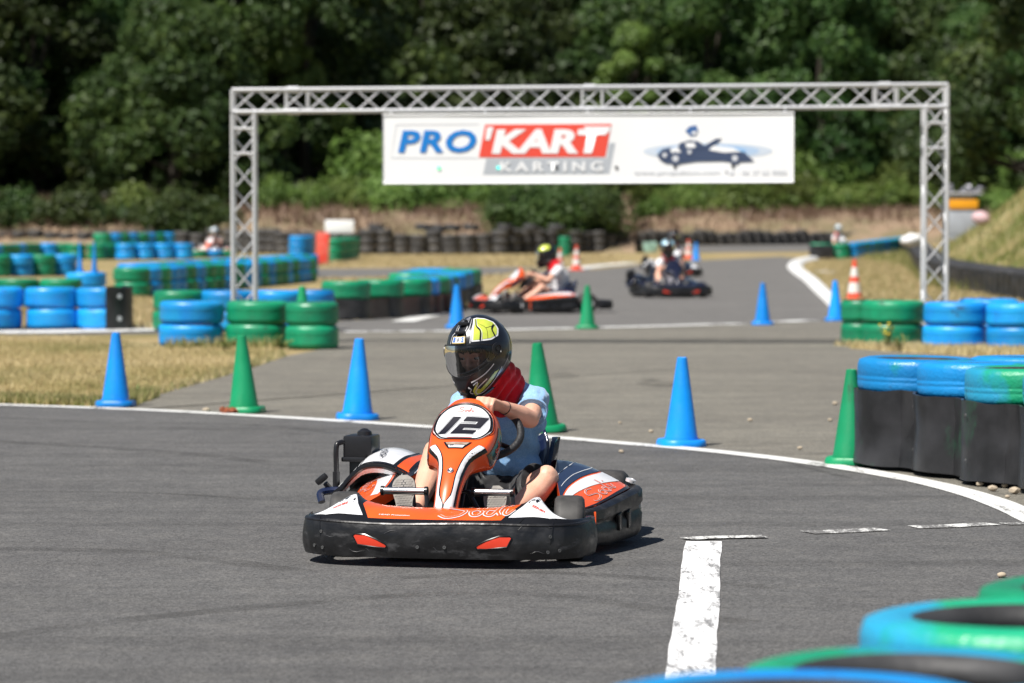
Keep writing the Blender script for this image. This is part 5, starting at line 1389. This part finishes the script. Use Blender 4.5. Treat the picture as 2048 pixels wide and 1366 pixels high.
    bm = B(); tube(bm, catmull([(-.672, 1.1, .19), (-.668, 1.1, .28), (-.668, 1.1, .385), (-.655, 1.12, .405), (-.62, 1.16, .405)], 5), .011, 10); tube(bm, [(-.668, 1.1, .19), (-.668, 1.1, .285)], .015, 10); link('intake_pipe', bm, M_BLK, en)
    bm = B(); tube(bm, [(-.655, 1.02, .20), (-.685, .99, .245)], .012, 8); box(bm, (-.70, .985, .262), (.055, .03, .028), (0, R(-40), 0), bev=.01); link('pull_handle', bm, M_BLK, en)
    bm = B(); tube(bm, catmull([(-.69, .95, .17), (-.70, .97, .205), (-.66, .99, .215), (-.6, 1.0, .215)], 4), .016, 8); link('hose', bm, M_NAVY, en)
    bm = B(); tube(bm, catmull([(-.30, .82, .20), (-.36, .9, .235), (-.42, .98, .25), (-.46, 1.05, .24)], 4), .004, 6); tube(bm, catmull([(.06, .5, .12), (.1, .7, .16), (.2, .95, .14)], 4), .004, 6)
    for k in range(4): ball(bm, (-.36 - .035 * k, .86 + .04 * k, .232), .007, sub=1)
    link('cable', bm, M_BLK, en)
    return K
def catmull_t(tab, n):
    a = catmull([Vector(r[:3]) for r in tab], n); b = catmull([Vector((r[3], 0, 0)) for r in tab], n)
    return [(p.x, p.y, p.z, q.x) for p, q in zip(a, b)]
# ================================================================ DRIVERS
def helmet(parent, M, shell, accent, stripe, detail=True, visor_m=None):
    """full-face helmet; local frame: -Y forward, Z up, centred on the head"""
    def S_h(x, y, lift):
        """x: azimuth in degrees from straight ahead (+ = wearer's left), y: elevation in degrees"""
        az, el = R(x), R(y); f = max(0, math.cos(az)); ce, se = math.cos(el), math.sin(el)
        rx, ry, rz = .128, .150, .148
        chin = max(0, min(1, (-y - 2) / 30)) * f ** 1.2
        low = max(0, min(1, (-y - 10) / 50))
        cf = ce ** (1 - .5 * f) if y < 0 else ce
        r = Vector((rx * ce * math.sin(az) * (1 - .10 * low), -ry * cf * math.cos(az), rz * se))
        r.y -= .034 * chin; r.x *= 1 - .10 * chin
        if y < 0: r.z -= .030 * chin + .012 * low
        if az and abs(x) > 90 and y > -30: r.y += .01 * abs(math.sin(az - math.pi / 2)) * 0
        n = Vector((r.x / rx ** 2, r.y / ry ** 2, r.z / rz ** 2)).normalized()
        return M @ (r + n * lift)
    H = bpy.data.objects.new('helmet', None); COL.objects.link(H); H.parent = parent
    port = [(-55, 4), (-53, 11), (-45, 17), (-28, 20), (0, 21), (28, 20), (45, 17), (53, 11), (55, 4), (51, -3), (41, -8), (23, -12), (0, -14), (-23, -12), (-41, -8), (-51, -3)]
    bm = B(); vs = [bm.verts.new(p) for p in ((-180, -62, 0), (180, -62, 0), (180, 89.9, 0), (-180, 89.9, 0))]; bm.faces.new(vs)
    grid_cut(bm, 7.5)
    n = len(port)
    for i in range(n):
        a, b = Vector((*port[i], 0)), Vector((*port[(i + 1) % n], 0)); d = b - a
        bmesh.ops.bisect_plane(bm, geom=bm.verts[:] + bm.edges[:] + bm.faces[:], plane_co=a, plane_no=Vector((d.y, -d.x, 0)).normalized())
    P_ = np.array(port); ce_ = np.array([f.calc_center_median()[:2] for f in bm.faces]); ins = inpoly(ce_, [tuple(p) for p in port])
    bmesh.ops.delete(bm, geom=[f for f, k in zip(bm.faces[:], ins) if k], context='FACES')
    for v in bm.verts: v.co = S_h(v.co.x, v.co.y, 0)
    bmesh.ops.remove_doubles(bm, verts=bm.verts[:], dist=.0006)
    # sunken neck edge
    bmesh.ops.recalc_face_normals(bm, faces=bm.faces[:])
    sh = link('shell', bm, shell, H); sm = sh.modifiers.new('t', 'SOLIDIFY'); sm.thickness = .018; sm.offset = -1
    ring = [S_h(p.x, p.y, .001) for p in catmull([(a, b, 0) for a, b in port], 4, True)]
    bm = B(); tube(bm, ring, .0045, 6, closed=True); link('port_seal', bm, M_BLKM, H)
    ring = [S_h(x, -62, -.002) for x in range(-180, 180, 9)]
    bm = B(); tube(bm, ring, .009, 8, closed=True); link('neck_roll', bm, M_BLKM, H)
    # visor
    vp = [(-70, 5), (-66, 13), (-50, 20), (-28, 24), (0, 25), (28, 24), (50, 20), (66, 13), (70, 5), (64, -3), (48, -10), (26, -15), (0, -17), (-26, -15), (-48, -10), (-64, -3)]
    vp2 = [(p.x, p.y) for p in catmull([(a, b, 0) for a, b in vp], 3, True)]
    bm = patch(poly2([vp2]), S_h, 6, .007); bmesh.ops.recalc_face_normals(bm, faces=bm.faces[:])
    link('visor', bm, visor_m or M_VISOR, H)
    bm = B(); tube(bm, [S_h(a, b, .007) for a, b in vp2], .0018, 5, closed=True); link('visor_edge', bm, M_BLKM, H)
    for s in (-1, 1):
        p = S_h(s * 70, 7, .006); q = S_h(s * 70, 7, .02); bm = B()
        lathe(bm, [(.027, -.004), (.027, .003), (.018, .005), (.016, .002), (.008, .002), (.007, .006), (0, .006)], 20, Matrix.Translation(p) @ (q - p).to_track_quat('Z', 'Y').to_matrix().to_4x4()); link('visor_pivot', bm, M_BLK, H)
    def hd(name, polys, m, lift, step=5):
        bm = patch(poly2([[(q.x, q.y) for q in catmull([(a, b, 0) for a, b in p], 3, True)] if len(p) > 5 and len(p) != 11 else p for p in polys]), S_h, step, lift)
        bmesh.ops.recalc_face_normals(bm, faces=bm.faces[:]); link(name, bm, m, H)
    def hs(name, paths, wd, m, lift, closed=False):
        bm = patch(stroke2([[(q.x, q.y) for q in catmull([(a, b, 0) for a, b in p], 4)] for p in paths], wd), S_h, 5, lift)
        link(name, bm, m, H)
    if not detail:
        for s in (-1, 1): hd('graphic', [[(s * a, b) for a, b in ((22, 30), (60, 26), (100, 30), (110, 55), (60, 66), (30, 58))][::s]], accent, .001, 8)
        return H
    for s in (-1, 1):
        f = lambda pts: [(s * (a + (28 if s < 0 and b > 20 else 0)), b) for a, b in pts][::s]
        hd('graphic', [f([(27, 29), (45, 27), (66, 24), (84, 26), (97, 36), (103, 50), (92, 66), (66, 76), (40, 76), (34, 60), (30, 52)])], stripe, .0006)
        hd('graphic', [f([(31, 31), (46, 29.5), (66, 27), (82, 29), (93, 38), (98, 50), (88, 63), (64, 72), (45, 72), (40, 59), (35, 50)])], accent, .0014)
        hd('graphic', [f([(118, -2), (140, -4), (160, 12), (150, 34), (126, 30)])], accent, .001)
        hs('graphic', [[(s * a, b) for a, b in ((60, 28), (66, 46), (52, 60))], [(s * a, b) for a, b in ((66, 46), (98, 44))]], .8, M_INK, .002)
        hs('graphic', [[(44, 28), (50, 44), (44, 56), (52, 72)], [(76, 27), (78, 40), (92, 46)]] if s > 0 else [[(-70, 30), (-76, 46)]], 3.2, M_HBLK, .0028)
        hs('graphic', [[(47, 28), (53, 44), (47, 56), (55, 72)]] if s > 0 else [[(-66, 30), (-72, 46)]], 1.1, stripe, .0034)
        # swooshes on the chin sides
        hd('graphic', [f([(28, -52), (46, -48), (62, -38), (74, -24), (66, -24), (52, -34), (40, -41), (32, -36), (38, -29), (31, -30), (24, -38)])], accent, .001)
        hs('graphic', [[(s * a, b) for a, b in ((80, -22), (66, -40), (48, -51), (34, -49), (30, -42), (38, -34), (52, -28))]], 1.8, stripe, .002)
        hs('graphic', [[(s * a, b) for a, b in ((112, 70), (118, 40), (108, 10), (96, -12), (78, -30), (60, -46))]], 1.4, mat('helmet_silver', (.42, .42, .46), .25, .6), .0015)
    hs('graphic', [[(22, -25), (36, -23), (50, -19), (62, -12)], [(26, -29), (34, -27), (33, -33)], [(16, -30), (22, -34), (18, -39), (24, -44)]], 1.7, stripe, .0022)
    hs('graphic', [[(-22, -25), (-38, -23), (-52, -18)], [(-20, -32), (-26, -38), (-22, -46)]], 1.7, stripe, .0022)
    hs('graphic', [[(24, 27), (26, 40), (20, 47), (26, 60), (30, 76)], [(-24, 27), (-26, 40), (-20, 47), (-26, 60), (-30, 76)]], 1.5, stripe, .0012)
    hs('graphic', [[(-13, 34), (-11, 44), (-16, 58), (-14, 74)], [(13, 34), (11, 44), (16, 58), (14, 74)]], 1.6, stripe, .001)
    hd('graphic', [[(-20, 76), (0, 70), (20, 76), (14, 84), (-14, 84)]], mat('helmet_silver', (.42, .42, .46), .25, .6), .0016)
    # brow sticker with characters
    hd('brow_sticker', [[(-15, 27.5), (15, 27.5), (15, 38.5), (-15, 38.5)]], mat('sticker_gold', (.62, .45, .10), .4), .0085)
    hd('brow_sticker', [[(-14, 28.5), (14, 28.5), (14, 37.5), (-14, 37.5)]], M_WHITE, .0095)
    for ch, x, c, sz in (('B', -9.5, mat('letter_blue', (.01, .15, .6), .4), 10), ('5', 0, M_INK, 6), ('S', 9.5, mat('letter_blue', (.01, .15, .6), .4), 10)):
        bm = text2(ch, sz, .1, .3); xf2(bm, 1, 1, x, 33); bm = patch(bm, S_h, 5, .0108); link('lettering', bm, c, H)
    # top vent
    p = S_h(0, 50, .003); q = S_h(0, 50, .02); bm = B(); Mx = Matrix.Translation(p) @ (q - p).to_track_quat('Z', 'Y').to_matrix().to_4x4()
    for k in (-1, 0, 1): 
        p1 = S_h(k * 9, 46, .004); box(bm, p1, (.016, .03, .012), bev=.004)
    link('top_vent', bm, M_BLK, H)
    bm = B(); box(bm, S_h(0, 62, .008), (.04, .02, .014), bev=.004); box(bm, S_h(8, 66, .012), (.012, .012, .012), bev=.003); link('top_vent', bm, M_BLK, H)
    bm = B(); p1 = S_h(0, -40, .002); box(bm, p1, (.03, .004, .012), bev=.002); link('chin_vent', bm, M_BLK, H)
    return H
def visor_mat():
    m = bpy.data.materials.new('smoked_visor'); m.use_nodes = True; n = m.node_tree; L = n.links
    tr = n.nodes.new('ShaderNodeBsdfTransparent'); tr.inputs[0].default_value = (.62, .62, .64, 1)
    gl = n.nodes.new('ShaderNodeBsdfGlossy'); gl.inputs['Roughness'].default_value = .06; gl.inputs[0].default_value = (.9, .9, .9, 1)
    fr = n.nodes.new('ShaderNodeFresnel'); fr.inputs[0].default_value = 1.5; mx = n.nodes.new('ShaderNodeMixShader')
    L.new(fr.outputs[0], mx.inputs[0]); L.new(tr.outputs[0], mx.inputs[1]); L.new(gl.outputs[0], mx.inputs[2]); L.new(mx.outputs[0], n.nodes['Material Output'].inputs[0]); return m
M_VISOR = visor_mat()
M_HBLK = mat('helmet_black', (.008, .008, .011), .28, coat=.35)
M_YEL = mat('helmet_yellow_green', (.58, .66, .08), .18, coat=1, col2=(.48, .56, .07), vscale=30)
M_HWH = mat('helmet_white', (.75, .76, .78), .2, coat=.8)
M_HCH = mat('helmet_pale_blue', (.35, .55, .65), .2, coat=.8)

def folds(c, n, amp=.004, sc=11, st=(1, 1, .35)):
    v = Vector((c.x * st[0], c.y * st[1], c.z * st[2])) * sc
    return amp * (noise.noise(v) + .6 * noise.noise(v * 2.1 + Vector((3, 1, 7))) + .35 * noise.noise(v * 4.3))

def hand(bm, wrist, grip, axis, palm_n, side=1, r=.0088):
    """right/left hand closed over a bar: wrist point, centre of the grip, axis along the bar from little finger to index, palm normal (back of hand outward)"""
    w_, g = Vector(wrist), Vector(grip); ax = Vector(axis).normalized(); up = Vector(palm_n).normalized(); up = (up - ax * up.dot(ax)).normalized()
    fwd = ax.cross(up).normalized()
    if fwd.dot(g - w_) < 0: fwd = -fwd
    kn = []
    # palm block
    for k in range(4):
        o = -.030 + .0205 * k                                        # little .. index
        K0 = g + ax * o + up * (.024 + .004 * math.sin((k + .6) / 4 * 3.1)) - fwd * .012
        kn.append(K0)
        cone2(bm, w_ + ax * (o * .55), K0, .0165, .0115)
    cone2(bm, w_, w_.lerp(g + up * .015, .55), .021, .024)
    for k in range(4):
        o = -.030 + .0205 * k; ln = (.78, .93, 1.0, .92)[k]
        K0 = kn[k]; J1 = g + ax * o * 1.02 + up * (.020) + fwd * .026 * ln; J2 = g + ax * o + up * -.008 + fwd * .031 * ln; T_ = g + ax * o - up * .024 + fwd * .010
        limb(bm, [K0, J1, J2, T_], [.0105 * (.9 if k == 0 else 1), r * (.92 if k == 0 else 1.02), r * .9, r * .82])
    th0 = w_.lerp(g, .45) + ax * .018 - up * .004
    limb(bm, [th0, g + ax * .045 + up * .002 - fwd * .012, g + ax * .047 - up * .018 + fwd * .006, g + ax * .034 - up * .03 + fwd * .018], [.015, .0125, .0108, .009])

def make_driver(root, label, P, shirt, shorts, skin, scarf, helm, loc, rz, detail=True, sleeve=True, shoes=None):
    """P: joints in the kart's frame"""
    D = empty('person', loc, rz, label, 'person', None)
    D2 = D
    vx = .0055 if detail else .012
    up_ = 1.0
    # ---- body: one continuous skin surface (head, neck, arms, hands, legs)
    bm = B()
    hd_ = Vector(P['head']); nk = Vector(P['neck']); ch = Vector(P['chest']); pv = Vector(P['pelvis'])
    HM = Matrix.Translation(hd_) @ P['headrot']
    ball(bm, HM @ Vector((0, .008, .015)), (.074, .092, .098), HM.to_3x3().to_4x4(), 3)
    ball(bm, HM @ Vector((0, -.018, -.045)), (.058, .068, .062), HM.to_3x3().to_4x4(), 3)
    if detail:
        h = lambda x, y, z: HM @ Vector((x, y, z))
        limb(bm, [h(0, -.082, .008), h(0, -.098, -.018), h(0, -.096, -.026)], [.008, .011, .012]); ball(bm, h(-.012, -.09, -.028), .008, sub=1); ball(bm, h(.012, -.09, -.028), .008, sub=1)
        limb(bm, [h(-.045, -.072, .022), h(0, -.085, .026), h(.045, -.072, .022)], [.010, .010, .010])
        ball(bm, h(-.036, -.066, -.024), .018, sub=1); ball(bm, h(.036, -.066, -.024), .018, sub=1)
        limb(bm, [h(-.02, -.083, -.058), h(0, -.089, -.057), h(.02, -.083, -.058)], [.006, .0075, .006]); limb(bm, [h(-.018, -.082, -.068), h(0, -.088, -.069), h(.018, -.082, -.068)], [.006, .008, .006])
        ball(bm, h(0, -.075, -.093), .02, sub=2)
        for s in (-1, 1): ball(bm, h(s * .076, .005, -.005), (.010, .018, .030), HM.to_3x3().to_4x4(), 2)
    for s in ((-1, 1) if detail else ()):
        q = lambda x, z: HM @ Vector((s * x, -.0795, z)); limb(bm, [q(.018, .0135), q(.031, .0155), q(.045, .0125)], [.0055, .0062, .0055]); limb(bm, [q(.018, -.0065), q(.031, -.0085), q(.045, -.0055)], [.005, .0055, .005])
    limb(bm, [nk, hd_ + HM.to_3x3() @ Vector((0, .02, -.06))], [.056, .05])
    ball(bm, ch, (.12, .085, .14), sub=2); ball(bm, pv, (.13, .10, .09), sub=2); limb(bm, [pv, ch, nk], [.10, .10, .06])
    for s, S in ((1, 'L'), (-1, 'R')):
        sh, el, wr = (Vector(P[k + S]) for k in ('sh', 'el', 'wr'))
        limb(bm, [ch.lerp(sh, .5) + Vector((0, 0, .06)), sh, sh.lerp(el, .5), el], [.06, .050, .042, .036])
        m_ = el.lerp(wr, .35); limb(bm, [el, m_, wr], [.038, .040, .0245 if detail else .027])
        if detail: hand(bm, wr, P['grip' + S], P['gax' + S], P['gup' + S])
        else: limb(bm, [wr, P['grip' + S]], [.03, .035])
        hp, kn, an = (Vector(P[k + S]) for k in ('hip', 'kn', 'an'))
        th = hp.lerp(kn, .55); cf = kn.lerp(an, .32) + Vector((0, .012, -.012)); sk = kn.lerp(an, .75)
        limb(bm, [hp, th, kn.lerp(hp, .12), kn], [.082, .070, .054, .050]); ball(bm, kn + Vector((0, -.008, .01)), (.044, .046, .046), sub=2); limb(bm, [kn, cf, sk, an], [.048, .052, .036, .030])
        he, to = Vector(P['heel' + S]), Vector(P['toe' + S]); limb(bm, [an, he], [.03, .028]); limb(bm, [he, he.lerp(to, .6), to], [.028, .032, .026])
    me = remesh(bm, vx, 5 if detail else 3)
    body = link('body', me, skin, D)
    # ---- shirt
    bm = B(); limb(bm, [pv + Vector((0, .01, .07)), pv.lerp(ch, .6), ch, ch.lerp(nk, .55)], [.125, .126, .132, .10])
    ball(bm, pv.lerp(ch, .42) + Vector((0, -.03, .0)), (.145, .112, .09), sub=3); ball(bm, ch + Vector((0, 0, .03)), (.15, .105, .12), sub=3)
    for s, S in ((1, 'L'), (-1, 'R')):
        sh, el = Vector(P['sh' + S]), Vector(P['el' + S])
        e2 = sh.lerp(el, .62 if detail else .55)
        ball(bm, sh + Vector((0, 0, -.004)), .064, sub=3)
        cone2(bm, ch.lerp(sh, .45) + Vector((0, 0, .05)), sh, .085, .064); cone2(bm, sh, e2, .066, .060, capb=False)
        # trapezius towards the neck
        cone2(bm, nk + Vector((s * .03, 0, -.02)), sh + Vector((0, 0, .0)), .062, .052)
    me = remesh(bm, vx * 1.05, 6 if detail else 3)
    if detail: displace(me, lambda c, n: folds(c, n, .013, 8, (1, 1, 1.2)) + .008 * math.sin((c.z + .5 * c.x) * 55 + 5 * noise.noise(c * 5)) * max(0, .2 + noise.noise(c * 4)))
    link('shirt', me, shirt, D)
    if detail:   # sleeve hems
        for S in 'LR':
            sh, el = Vector(P['sh' + S]), Vector(P['el' + S]); e2 = sh.lerp(el, .60); t = (el - sh).normalized(); x, y = frame_from(t)
            bm = B(); tube(bm, [e2 + (x * math.cos(a) + y * math.sin(a)) * (.0605 + .0025 * math.sin(3 * a)) for a in [2 * math.pi * k / 24 for k in range(24)]], .005, 6, closed=True)
            link('sleeve_hem', bm, shirt, D)
    # ---- shorts
    bm = B(); ball(bm, pv + Vector((0, -.04, .0)), (.17, .15, .115), sub=3)
    for s, S in ((1, 'L'), (-1, 'R')):
        hp, kn = Vector(P['hip' + S]), Vector(P['kn' + S]); e = hp.lerp(kn, P.get('short', .74))
        cone2(bm, hp, e, .105, .086 if detail else .07, capb=False); cone2(bm, pv, hp, .11, .10)
    me = remesh(bm, vx * 1.1, 5 if detail else 3)
    if detail: displace(me, lambda c, n: folds(c, n, .010, 11, (1, 1, 1)))
    link('shorts', me, shorts, D)
    # ---- scarf
    if scarf:
        bm = B(); lo = nk + Vector((0, -.01, -.045)); hi = hd_ + HM.to_3x3() @ Vector((0, .035, -.10))
        limb(bm, [lo, lo.lerp(hi, .5) + Vector((.012, .01, .01)), hi], [.100, .096, .100])
        ball(bm, lo + Vector((0, -.045, -.005)), (.09, .06, .035), sub=2)
        me = remesh(bm, vx, 3)
        if detail:
            axd = (hi - lo).normalized()
            displace(me, lambda c, n: .008 * math.sin((c - lo).dot(axd) * 150 + 9 * noise.noise(c * 6)) * (.6 + noise.noise(c * 8)) + folds(c, n, .006, 14))
        link('neck_scarf', me, scarf, D)
    # ---- shoes
    for s, S in ((1, 'L'), (-1, 'R')):
        he, to = Vector(P['heel' + S]), Vector(P['toe' + S]); t = (to - he).normalized(); sx = Vector((1, 0, 0)); sx = (sx - t * sx.dot(t)).normalized(); nn = sx.cross(t).normalized()
        if nn.y > 0: nn = -nn                                        # sole looks forward
        L_ = (to - he).length + .085; o = he - t * .035
        out = [(0, .018), (.08, .030), (.25, .033), (.45, .034), (.65, .044), (.8, .046), (.92, .036), (1, .015)]
        sp = [o + t * L_ * a + nn * .030 for a, b in out]
        bm = B(); limb(bm, [he - nn * .012, he.lerp(to, .5) - nn * .014, to - nn * .002 + t * .015], [.040, .038, .036]); limb(bm, [he, he - nn * .06 - t * .0], [.036, .034]); me = remesh(bm, .006 if detail else .012, 4); sh_ = link('shoe', me, M_SHOE, D)
        # sole with a raised hexagon tread
        def S_s(x, y, lift, o=o, t=t, sx=sx, nn=nn): return o + t * y + sx * x + nn * (.034 + lift - .9 * (y - L_ * .5) ** 2)
        wx = [a * L_ for a, b in out]; wy = [b for a, b in out]
        N_ = 24; left = []; right = []
        for k in range(N_ + 1):
            y = L_ * k / N_; w_ = smooth_i(y, wx, wy); left.append((-w_, y)); right.append((w_, y))
        bm = patch(poly2([right + left[::-1]]), S_s, .03, 0); ext = bmesh.ops.extrude_face_region(bm, geom=bm.faces[:]); bmesh.ops.translate(bm, vec=-nn * .016, verts=[v for v in ext['geom'] if isinstance(v, bmesh.types.BMVert)])
        bmesh.ops.recalc_face_normals(bm, faces=bm.faces[:]); so = link('sole', bm, M_SOLE, sh_)
        if detail:
            cells = []
            y = .012; rowi = 0
            while y < L_ - .01:
                x = -.045 + (rowi % 2) * .0065
                while x < .045:
                    if abs(x) + .006 < smooth_i(y, wx, wy): cells.append([(x + .0054 * math.cos(R(60 * q)), y + .0048 * math.sin(R(60 * q))) for q in range(6)])
                    x += .013
                y += .0092; rowi += 1
            bm = patch(poly2(cells), S_s, 1, .0022); link('tread', bm, M_SOLE, so, smooth=False)
    # ---- face details
    if detail:
        for s in (-1, 1):
            bm = B(); ball(bm, HM @ Vector((s * .031, -.0725, .004)), .0115, sub=2); e = link('eye', bm, mat('eye_white', (.42, .38, .35), .25), body)
            bm = B(); ball(bm, HM @ Vector((s * .031 - .0015, -.0805, .003)), (.0062, .0045, .0062), sub=2); link('iris', bm, mat('iris', (.03, .02, .015), .1), e)
            bm = B(); tube(bm, catmull([HM @ Vector(p) for p in ((s * .014, -.090, .026), (s * .032, -.088, .032), (s * .052, -.072, .026))], 4), .0032, 6); link('eyebrow', bm, mat('hair_brown', (.05, .03, .015), .7), body)
        bm = B()
        r4 = random.Random(9)
        for k in range(60):
            x = r4.uniform(-.06, .06); bx_ = HM @ Vector((x, -.075 + abs(x) * .4, .07)); tp = HM @ Vector((x + r4.uniform(-.02, .02), -.096 + abs(x) * .5, .035 + r4.uniform(-.008, .01)))
            tube(bm, [bx_, bx_.lerp(tp, .5) + HM.to_3x3() @ Vector((0, -.008, 0)), tp], .0022, 4, rr=[.003, .003, .001])
        link('hair', bm, mat('hair_brown', (.05, .03, .015), .7), body)
        # thin wrist band
        wr, el = Vector(P['wrL']), Vector(P['elL']); c = wr.lerp(el, .10); t = (el - wr).normalized(); x, y = frame_from(t); bm = B()
        tube(bm, [c + (x * math.cos(a) + y * math.sin(a)) * .0275 for a in [2 * math.pi * k / 24 for k in range(24)]], .0016, 5, closed=True); link('wrist_band', bm, M_INK, D)
    helmet(D, HM @ Matrix.Translation((0, 0, .012)) @ Matrix.Scale(P.get('hs', 1.0), 4), *helm, detail=detail)
    return D
M_SHOE = mat('grey_shoe', (.06, .06, .065), .7, bump=.3, bscale=60)
M_SOLE = mat('grey_sole_rubber', (.36, .34, .31), .75, col2=(.28, .26, .24), vscale=30)
def cloth_mat(name, c, c2, vs=40):
    m = mat(name, c, .85, spec=.2, col2=c2, vscale=vs, vlo=.38, vhi=.62, bump=1.0, bscale=13, sheen=.3, detail=8)
    return m
M_SHIRT = cloth_mat('heather_blue_cotton', (.21, .40, .66), (.30, .49, .72), 160)
M_SHORTS = cloth_mat('black_cotton', (.012, .012, .014), (.02, .02, .022))
M_SCARF = cloth_mat('red_scarf_cloth', (.70, .012, .022), (.58, .009, .016), 12)
M_TEEW = cloth_mat('white_cotton', (.74, .73, .74), (.68, .67, .70), 12)
M_GREYS = cloth_mat('grey_cotton', (.3, .3, .34), (.24, .24, .28), 12)

YAW = R(-12)
K0 = (-.305, 12.93, 0)
kart1 = make_kart(K0, YAW, 'orange and white racing kart with plate number 12, nearest on the track', M_ORANGE, M_WHITE, M_BLKM, M_NAVY, True, steer=R(9))
headrot = (Matrix.Rotation(R(-21), 4, 'Z') @ Matrix.Rotation(R(-3), 4, 'Y') @ Matrix.Rotation(R(15), 4, 'X'))
P1 = dict(head=(-.035, 1.00, .785), headrot=headrot, neck=(.045, 1.14, .645), chest=(.045, 1.20, .47), pelvis=(.03, 1.24, .20),
          shL=(.170, 1.12, .585), elL=(.195, .90, .525), wrL=(.115, .735, .585), gripL=(.062, .665, .588), gaxL=(-1, -.1, .12), gupL=(.1, -.35, 1),
          shR=(-.115, 1.13, .575), elR=(-.165, .95, .42), wrR=(-.14, .80, .47), gripR=(-.12, .72, .49), gaxR=(.4, -.3, .8), gupR=(-.8, .1, .5),
          hipL=(.10, 1.20, .17), knL=(.27, .875, .29), anL=(.165, .57, .15), heelL=(.15, .475, .12), toeL=(.145, .495, .235),
          hipR=(-.09, 1.18, .17), knR=(-.195, .88, .385), anR=(-.205, .56, .15), heelR=(-.215, .475, .155), toeR=(-.225, .50, .27), short=.74, hs=1.0)
driver1 = make_driver(kart1, 'driver in light blue T-shirt, black shorts, red scarf and yellow-black helmet gripping the wheel', P1, M_SHIRT, M_SHORTS, M_SKIN, M_SCARF, (M_HBLK, M_YEL, M_HWH), K0, YAW)
# other karts and drivers
P2 = dict(P1); P2.update(head=(0, 1.02, .80), headrot=Matrix.Rotation(R(12), 4, 'X'), wrL=(.15, .78, .53), gripL=(.13, .70, .54), elL=(.24, .95, .45), chest=(0, 1.22, .47), pelvis=(0, 1.26, .2), knL=(.2, .88, .36))

def place(px, py, yaw, back=.95):
    q = gp(px, py); o = Matrix.Rotation(yaw, 3, 'Z') @ Vector((0, -back, 0)); return (q.x + o.x, q.y + o.y, 0)
A2 = R(-71); L2 = place(1084, 626, A2)
make_kart(L2, A2, 'orange kart crossing sideways behind the helmeted driver, its nose to the cones', M_ORANGE, M_WHITE, M_BLKM, M_NAVY, detail=False, number=None)
make_driver(None, 'driver in white T-shirt with red scarf and yellow helmet seated sideways in the orange kart', P2, M_TEEW, M_GREYS, M_SKIN, M_SCARF, (M_HBLK, M_YEL, M_HWH), L2, A2, detail=False)
A3 = R(10); L3 = place(1337, 594, A3)
make_kart(L3, A3, 'black and dark blue kart coming head-on through the far bend', M_DARKBODY, M_DARKBODY, M_BLKM, M_NAVY, detail=False, number=None)
P3 = dict(P2); P3['headrot'] = Matrix.Rotation(R(10), 4, 'X')
make_driver(None, 'driver in white and red with pale blue helmet in the dark kart', P3, M_TEEW, M_GREYS, M_SKIN, M_SCARF, (M_HBLK, M_HCH, M_HWH), L3, A3, detail=False)
A4 = R(4); L4 = place(1346, 553, A4)
make_kart(L4, A4, 'dark kart following directly behind the head-on dark kart', M_DARKBODY, M_WHITE, M_BLKM, M_NAVY, detail=False, number=None)
P4 = dict(P3); P4['head'] = (.02, 1.04, .86); P4['neck'] = (0, 1.14, .70)
make_driver(None, 'driver in black helmet with white sleeves showing behind the pale blue helmet', P4, M_TEEW, M_GREYS, M_SKIN, M_SCARF, (M_HBLK, M_HBLK, M_HWH), L4, A4, detail=False)
A5 = R(-12); L5 = place(427, 513, A5)
make_kart(L5, A5, 'far orange and white kart behind the infield tyre rows beside the gate tower', M_ORANGE, M_WHITE, M_BLKM, M_WHITE, detail=False, number=None)
make_driver(None, 'distant driver in grey with silver helmet in the far kart beside the gate tower', P2, M_GREYS, M_GREYS, M_SKIN, None, (M_HWH, M_HCH, M_HWH), L5, A5, detail=False)
A6 = R(12); L6 = place(1677, 508, A6)
make_kart(L6, A6, 'far kart hidden behind the green barrier on the far bend', M_DARKBODY, M_WHITE, M_BLKM, M_NAVY, detail=False, number=None)
make_driver(None, 'distant driver in white with silver helmet looking over the green barrier of the far bend', P4, M_TEEW, M_GREYS, M_SKIN, M_SCARF, (M_HWH, M_HCH, M_HWH), L6, A6, detail=False)
